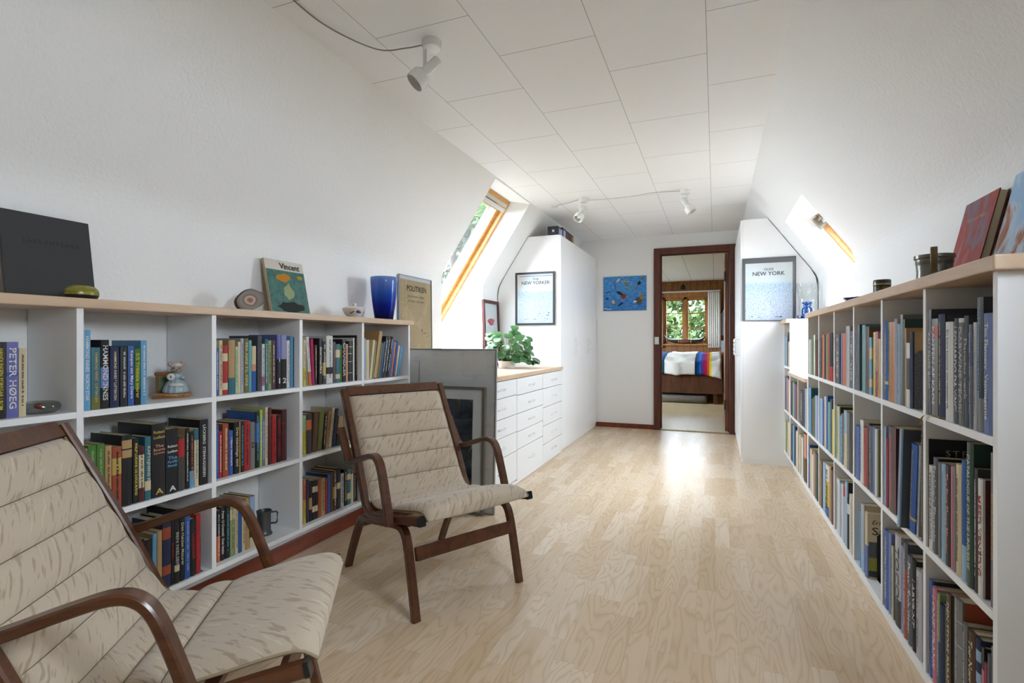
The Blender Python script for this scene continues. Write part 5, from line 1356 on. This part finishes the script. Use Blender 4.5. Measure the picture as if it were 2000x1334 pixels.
# ---------------------------------------------------------------- plant on the worktop
t = thing('potted_plant', 'bushy round-leaved green plant in a white pot on the worktop', 'potted plant', (-1.645, 4.09, .7745))
obj('pot', lathe([(0, 0), (.062, 0), (.066, .004), (.074, .050), (.078, .052), (.078, .062), (.072, .062), (.066, .045), (0, .04)], 32), flat('#dad6cf', .35, .4), t, auto=40)
obj('soil', lathe([(0, .05), (.068, .05)], 24), flat('#2c2119', .9), t)
rr = random.Random(11); lm = NT('round_leaf', .32, .5); lm.col(lm.mix(lm.noise(lm.coord(), 14, 2), '#24452f', '#4a7d37')); lm.b.inputs['Coat Weight'].default_value = .3
stems = bmesh.new(); leaves = bmesh.new()
for k in range(130):
    az = rr.uniform(0, 2 * PI); lo = rr.random(); el = rr.uniform(.0, 1.0)
    R_ = .05 + .155 * rr.random() ** .6; z = .07 + .31 * el * (1 - (R_ / .30) ** 2); 
    if k > 112: az = rr.uniform(.3, 1.3); R_ = rr.uniform(.15, .27); z = rr.uniform(.02, .14)
    x, y = R_ * math.cos(az), R_ * math.sin(az)
    if t.location.x + x < XL + .03: x = XL + .035 - t.location.x
    tube(catmull([(x * .1, y * .1, .05), (x * .45, y * .45, z * .8 + .02), (x * .93, y * .93, z - .004)], 4), .0017, 5, stems)
    nrm = Vector((x * 2.2 + rr.uniform(-.25, .25) + .25, y * 1.6 - .35 + rr.uniform(-.3, .3), .45 + rr.uniform(0, .5))).normalized(); q = nrm.to_track_quat('Z', 'Y').to_matrix(); rad = rr.uniform(.024, .040)
    c0 = leaves.verts.new(Vector((x, y, z)) + q @ Vector((0, 0, -.004))); ring = []
    for i in range(16):
        a = 2 * PI * i / 16; ring.append(leaves.verts.new(Vector((x, y, z)) + q @ Vector((rad * math.cos(a), rad * math.sin(a) * 1.08, .004 * math.cos(2 * a)))))
    mid = [leaves.verts.new(Vector((x, y, z)) + q @ Vector((rad * .55 * math.cos(2 * PI * i / 16), rad * .55 * math.sin(2 * PI * i / 16), .0055))) for i in range(16)]
    for i in range(16):
        j = (i + 1) % 16; leaves.faces.new((c0, mid[i], mid[j])); leaves.faces.new((mid[i], ring[i], ring[j], mid[j]))
obj('stem', stems, flat('#5a6b34', .6), t, smooth=True); obj('foliage', leaves, lm.m, t, smooth=True)
tag(obj('charger_plug', boxes((-1.36, -1.335, 3.05, 3.08, .7745, .80, .003)), flat('#1c1a1c', .4)), 'small black plug on the worktop beside the leaning picture', 'plug')

# ---------------------------------------------------------------- boxes on the left wardrobe
zt = 1.9755; ys = [4.585, 4.745, 4.865, 4.965, 5.065, 5.15]
for i, (hh, c, lb) in enumerate([(.083, '#22232a', 'black box with pale label, nearest the room on top of left wardrobe'), (.102, '#15161a', 'taller black box with narrow pale strip, second on left wardrobe'), (.098, '#2a1d1c', 'dark box with red-brown spine, between black and brown ones on wardrobe'), (.096, '#33221f', 'dark box with brown spine, next to last on left wardrobe'), (.094, '#4c4326', 'dark box with yellow spine, farthest on top of left wardrobe')]):
    t = thing('video_box', lb, 'box', (-1.34, ys[i], zt)); w_ = ys[i + 1] - ys[i] - .003; dep = .10
    obj('case', bx(-dep, 0, 0, w_, 0, hh, .001), flat(c, .4), t)
    obj('label', bx(.0002, .0008, w_ * .2, w_ * .85, hh * .12, hh * .8), flat(['#9ea4c8', '#a9aec8', '#6a3a34', '#5a302c', '#a08c2c'][i], .5), t)
    if i == 0: obj('emblem', bx(-.055, -.035, -.0008, -.0002, .03, .052), flat('#b9bcc6', .5), t)
tag(obj('small_packet', boxes((-1.36, -1.335, 5.72, 5.78, zt, zt + .014)), flat('#5f5c55', .6)), 'flat grey packet lying far back on the left wardrobe top', 'packet')
# light switch on the casing
t = thing('light_switch', 'small white light switch on the left casing of the doorway', 'light switch', (-.617, YF - .0225, 1.01))
obj('plate', bx(-.024, .024, -.008, 0, -.042, .042, .003), flat('#cfcfcb', .35), t); obj('rocker', bx(-.012, .012, -.011, -.008, -.022, .022, .001), flat('#dcdcd8', .3), t)

# ---------------------------------------------------------------- door leaf and bedroom
t = bpy.data.objects.new('door_1', None); C.objects.link(t); t['kind'] = 'structure'
obj('door_leaf', bx(.10, .140, YF + .115, YF + .93, .012, 1.975, .002), wood('door_wood', '#6a3f26', '#8c5a3a', 1, .4, 'Z'), t)
for z in (.30, 1.72): obj('hinge', boxes((.093, .0995, YF + .07, YF + .118, z - .05, z + .05), (.09, .103, YF + .10, YF + .114, z - .055, z + .055, .003)), flat('#3b3a3a', .4, .5, .6), t)
t = thing('bed', 'dark brown wooden bed below the bedroom window', 'bed', (-.95, 8.85, 0))
MBd = wood('bed_wood', '#3f2417', '#5d3a27', 1, .45, 'Z')
bm = boxes((-1.0, 1.06, 0, .03, .165, .50, .003), (-1.0, 1.06, 1.97, 2.0, .165, .5, .003), (1.03, 1.06, .03, 1.97, .165, .5), (-1.0, -.97, .03, 1.97, .165, .5)); obj('frame', bm, MBd, t)
for x_, y_ in ((.95, .06), (.95, 1.9), (-.9, .06), (-.9, 1.9)): obj('leg', bx(x_ - .03, x_ + .03, y_ - .03, y_ + .03, 0, .17), MBd, t)
obj('mattress', bx(-.965, 1.025, .035, 1.965, .2, .58, .03), flat('#c9c6be', .9), t)
# duvet, a rumpled sheet with rainbow stripes woven in
n = NT('rainbow_duvet', .95, .1); tc = n.n('ShaderNodeTexCoord'); sp = n.n('ShaderNodeSeparateXYZ'); n.l(tc.outputs['Object'], sp.inputs[0])
f = n.math('ADD', n.math('MULTIPLY', sp.outputs[0], .5), .5)
def stripe(x): return (x + 1) / 2
st = [(0, '#d0cdc6')]
for x0_, cs in ((-.0, ['#7b1a4e', '#a01f50', '#1f5fae', '#1c4f7a', '#163f4e']), (.62, ['#123a52', '#1c4f9c', '#2a72c8', '#5a3c8c', '#8c1f6a', '#b0243c', '#c85a24', '#d8c83a'])):
    st += [(stripe(x0_ + i * .031), c) for i, c in enumerate(cs)] + [(stripe(x0_ + len(cs) * .031), '#d0cdc6')]
n.col(n.ramp(f, st, 'CONSTANT')); n.bump(n.noise(n.coord(), 9, 4, .6), .6, .03)
bm = bmesh.new(); nx, ny = 60, 40; V = []
from mathutils import noise as _nz
for j in range(ny + 1):
    row = []
    for i in range(nx + 1):
        x_ = -1 + 2.02 * i / nx; s = j / ny
        if s < .18: k = s / .18; y_ = -.045; z_ = .47 + .22 * k - .12 * max(0, (x_ - .62)) * (1 - k)
        else: k = (s - .18) / .82; y_ = -.045 + 1.95 * k; z_ = .69 + .10 * math.sin(min(1, k * 2.2) * PI / 2)
        w_ = _nz.noise(Vector((x_ * 4.5, y_ * 4 + s, 0))) * .028 + _nz.noise(Vector((x_ * 13, s * 10, 3))) * .009
        row.append(bm.verts.new((x_, y_ + (w_ if s < .2 else 0), z_ + w_)))
    V.append(row)
for j in range(ny):
    for i in range(nx): bm.faces.new((V[j][i], V[j][i + 1], V[j + 1][i + 1], V[j + 1][i]))
dv = obj('duvet', bm, n.m, None, smooth=True); dv.location = (-.93, 8.85, 0)
md = dv.modifiers.new('thickness', 'SOLIDIFY'); md.thickness = .03; md.offset = -1
tag(dv, 'white duvet with rainbow stripes spread over the bed', 'duvet')
n = NT('grey_plastic_bag', .5, .4).col('#77736d'); n.bump(n.noise(n.coord('Object', (2, 1, 6)), 5, 4, .6, 1), .8, .02)
bm = bmesh.new(); vs = box(bm, -1.7, -.12, 8.86, 9.5, 0.001, .135, .05)
tag(obj('storage_bag', bm, n.m, None, auto=50), 'crumpled grey storage bag lying under the bed', 'bag')
# buffalo horns on the sill
t = thing('horn_trophy', 'pair of dark cattle horns joined by a brown leather band on the sill', 'horns', (-.565, BY1 - .025, WZ0 + .012))
obj('leather_band', tube([(-.10, 0, .042), (-.05, 0, .045), (.05, 0, .045), (.10, 0, .042)], [.046, .052, .052, .046], 14), flat('#5c3520', .5), t, smooth=True)
for s in (-1, 1):
    pts = [(s * .10, 0, .045), (s * .2, 0, .047), (s * .29, 0, .066), (s * .355, 0, .11), (s * .39, 0, .165)]
    c = catmull(pts, 6); obj('horn', tube(c, [0.046 * (1 - .93 * (i / (len(c) - 1)) ** 1.3) for i in range(len(c))], 12), flat('#1c1b1d', .25, .5), t, smooth=True)
    obj('ring', tube([(s * .112, 0, .045), (s * .125, 0, .045)], .049, 14), flat('#9c7a3e', .5), t)
# curtains and rod
cm = flat('#cfccc4', .9, .1)
def curtain(x0, x1, lab, side):
    bm = bmesh.new(); n_ = 50; V = []
    for k, z in enumerate((1.969, 1.93, 1.5, .88)):
        V.append([bm.verts.new((x0 + (x1 - x0) * i / n_ * (1 + .05 * k / 3), BY1 - .085 + 0.009 * math.sin(i / n_ * 2 * PI * 6.5) * (1 if k else .6), z)) for i in range(n_ + 1)])
    for a, b in zip(V, V[1:]):
        for i in range(n_): bm.faces.new((a[i], a[i + 1], b[i + 1], b[i]))
    o = obj('curtain', bm, cm, None, smooth=True); tag(o, lab, 'curtain', 'bedroom curtains'); m_ = o.modifiers.new('t', 'SOLIDIFY'); m_.thickness = .003
curtain(-.135, .085, 'white curtain hanging on the right side of the bedroom window', 1); curtain(-1.25, -1.0, 'white curtain hanging on the left side of the bedroom window', -1)
tag(obj('curtain_rod', tube([(-1.30, BY1 - .085, 1.985), (.09, BY1 - .085, 1.985)], .014, 8), flat('#c9c9cc', .4), None), 'white curtain rod above the bedroom window', 'curtain rod')
t = thing('wall_lamp', 'small dark ornament fixed to the planks above the bedroom window', 'wall ornament', (-.60, BY1 - .001, 2.07))
obj('ornament_body', boxes((-.04, .04, -.04, 0, -.03, .03, .01), (-.015, .015, -.05, -.01, .02, .06, .006)), flat('#1d1c1c', .5), t)
t = thing('bedroom_panel', 'pale panel with curved dark edge right of the bedroom curtain', 'panel', (.30, BY1 - .03, 1.12))
bm = bmesh.new(); pr = [(-.2, 0), (.35, 0), (.35, .86), (.10, .80), (-.02, .70), (-.14, .54), (-.2, .42)]
A = [bm.verts.new((p[0], 0, p[1])) for p in pr]; B = [bm.verts.new((p[0], .025, p[1])) for p in pr]; bm.faces.new(A); bm.faces.new(B[::-1])
for i in range(len(A)): bm.faces.new((A[i], A[(i + 1) % len(A)], B[(i + 1) % len(A)], B[i]))
obj('board', bm, flat('#a5a6ac', .6), t); obj('edge_band', tube([(p[0], -.004, p[1] + .01) for p in pr[2:]], .012, 6), flat('#22201f', .5), t)
tag(obj('screen_frame', boxes((.105, .36, BY1 - .5, BY1 - .47, .80, 1.02, .004)), flat('#8d9298', .4)), 'small white-edged frame standing right behind the bed', 'frame')

# ---------------------------------------------------------------- garden outside
def leafy(name, label, c, R, n_, seed, m, trunk=None):
    rr = random.Random(seed); t = thing(name, label, 'tree', (c[0], c[1], -3))
    bm = bmesh.new()
    cl = [(Vector((rr.gauss(0, .5), rr.gauss(0, .5), rr.gauss(0, .5))), rr.uniform(.25, .5)) for _ in range(16)]
    for _ in range(n_):
        q, s = rr.choice(cl); d = Vector((rr.gauss(0, 1), rr.gauss(0, 1), rr.gauss(0, 1))).normalized() * s * rr.uniform(.6, 1.05)
        p = Vector(((q.x + d.x) * R[0], (q.y + d.y) * R[1], (q.z + d.z) * R[2] + c[2] + 3)); nn_ = Vector((rr.gauss(0, 1), rr.gauss(0, 1), rr.gauss(0, 1))).normalized()
        u = nn_.orthogonal().normalized(); v = nn_.cross(u); k = rr.uniform(.06, .13)
        bm.faces.new([bm.verts.new(p + u * k), bm.verts.new(p + v * k * .6), bm.verts.new(p - u * k), bm.verts.new(p - v * k * .6)])
    me = bpy.data.meshes.new('crown'); bm.to_mesh(me); bm.free(); link('crown', me, m, t)
    obj('trunk', tube([(0, 0, 0), (.1, 0, (c[2] + 3) * .5), (0, .1, c[2] + 3)], [.16, .12, .07], 10), flat('#4a3e30', .9), t, smooth=True)
n = NT('tree_leaves', .6, .3); n.col(n.ramp(n.noise(n.coord(), 2.2, 4, .7), [(.35, '#16220a'), (.5, '#2b4012'), (.65, '#486022')]))
M_leaf = n.m
leafy('tree', 'leafy green tree seen through the bedroom window, left part', (-2.4, 15.5, 1.6), (2.0, 1.0, 2.1), 9000, 1, M_leaf)
leafy('tree', 'leafy green tree seen through the bedroom window, right part', (.9, 18.4, 1.4), (2.3, 1.0, 2.4), 10000, 2, M_leaf)
leafy('tree', 'leafy tree seen through the left roof window', (-4.9, 9.2, 2.9), (1.5, 1.2, 2.3), 9000, 3, M_leaf)
tag(struct(obj('ground', bx(-40, 30, -30, 60, -3.1, -3), flat('#565a48', .9))), 'green lawn below the house', 'lawn')
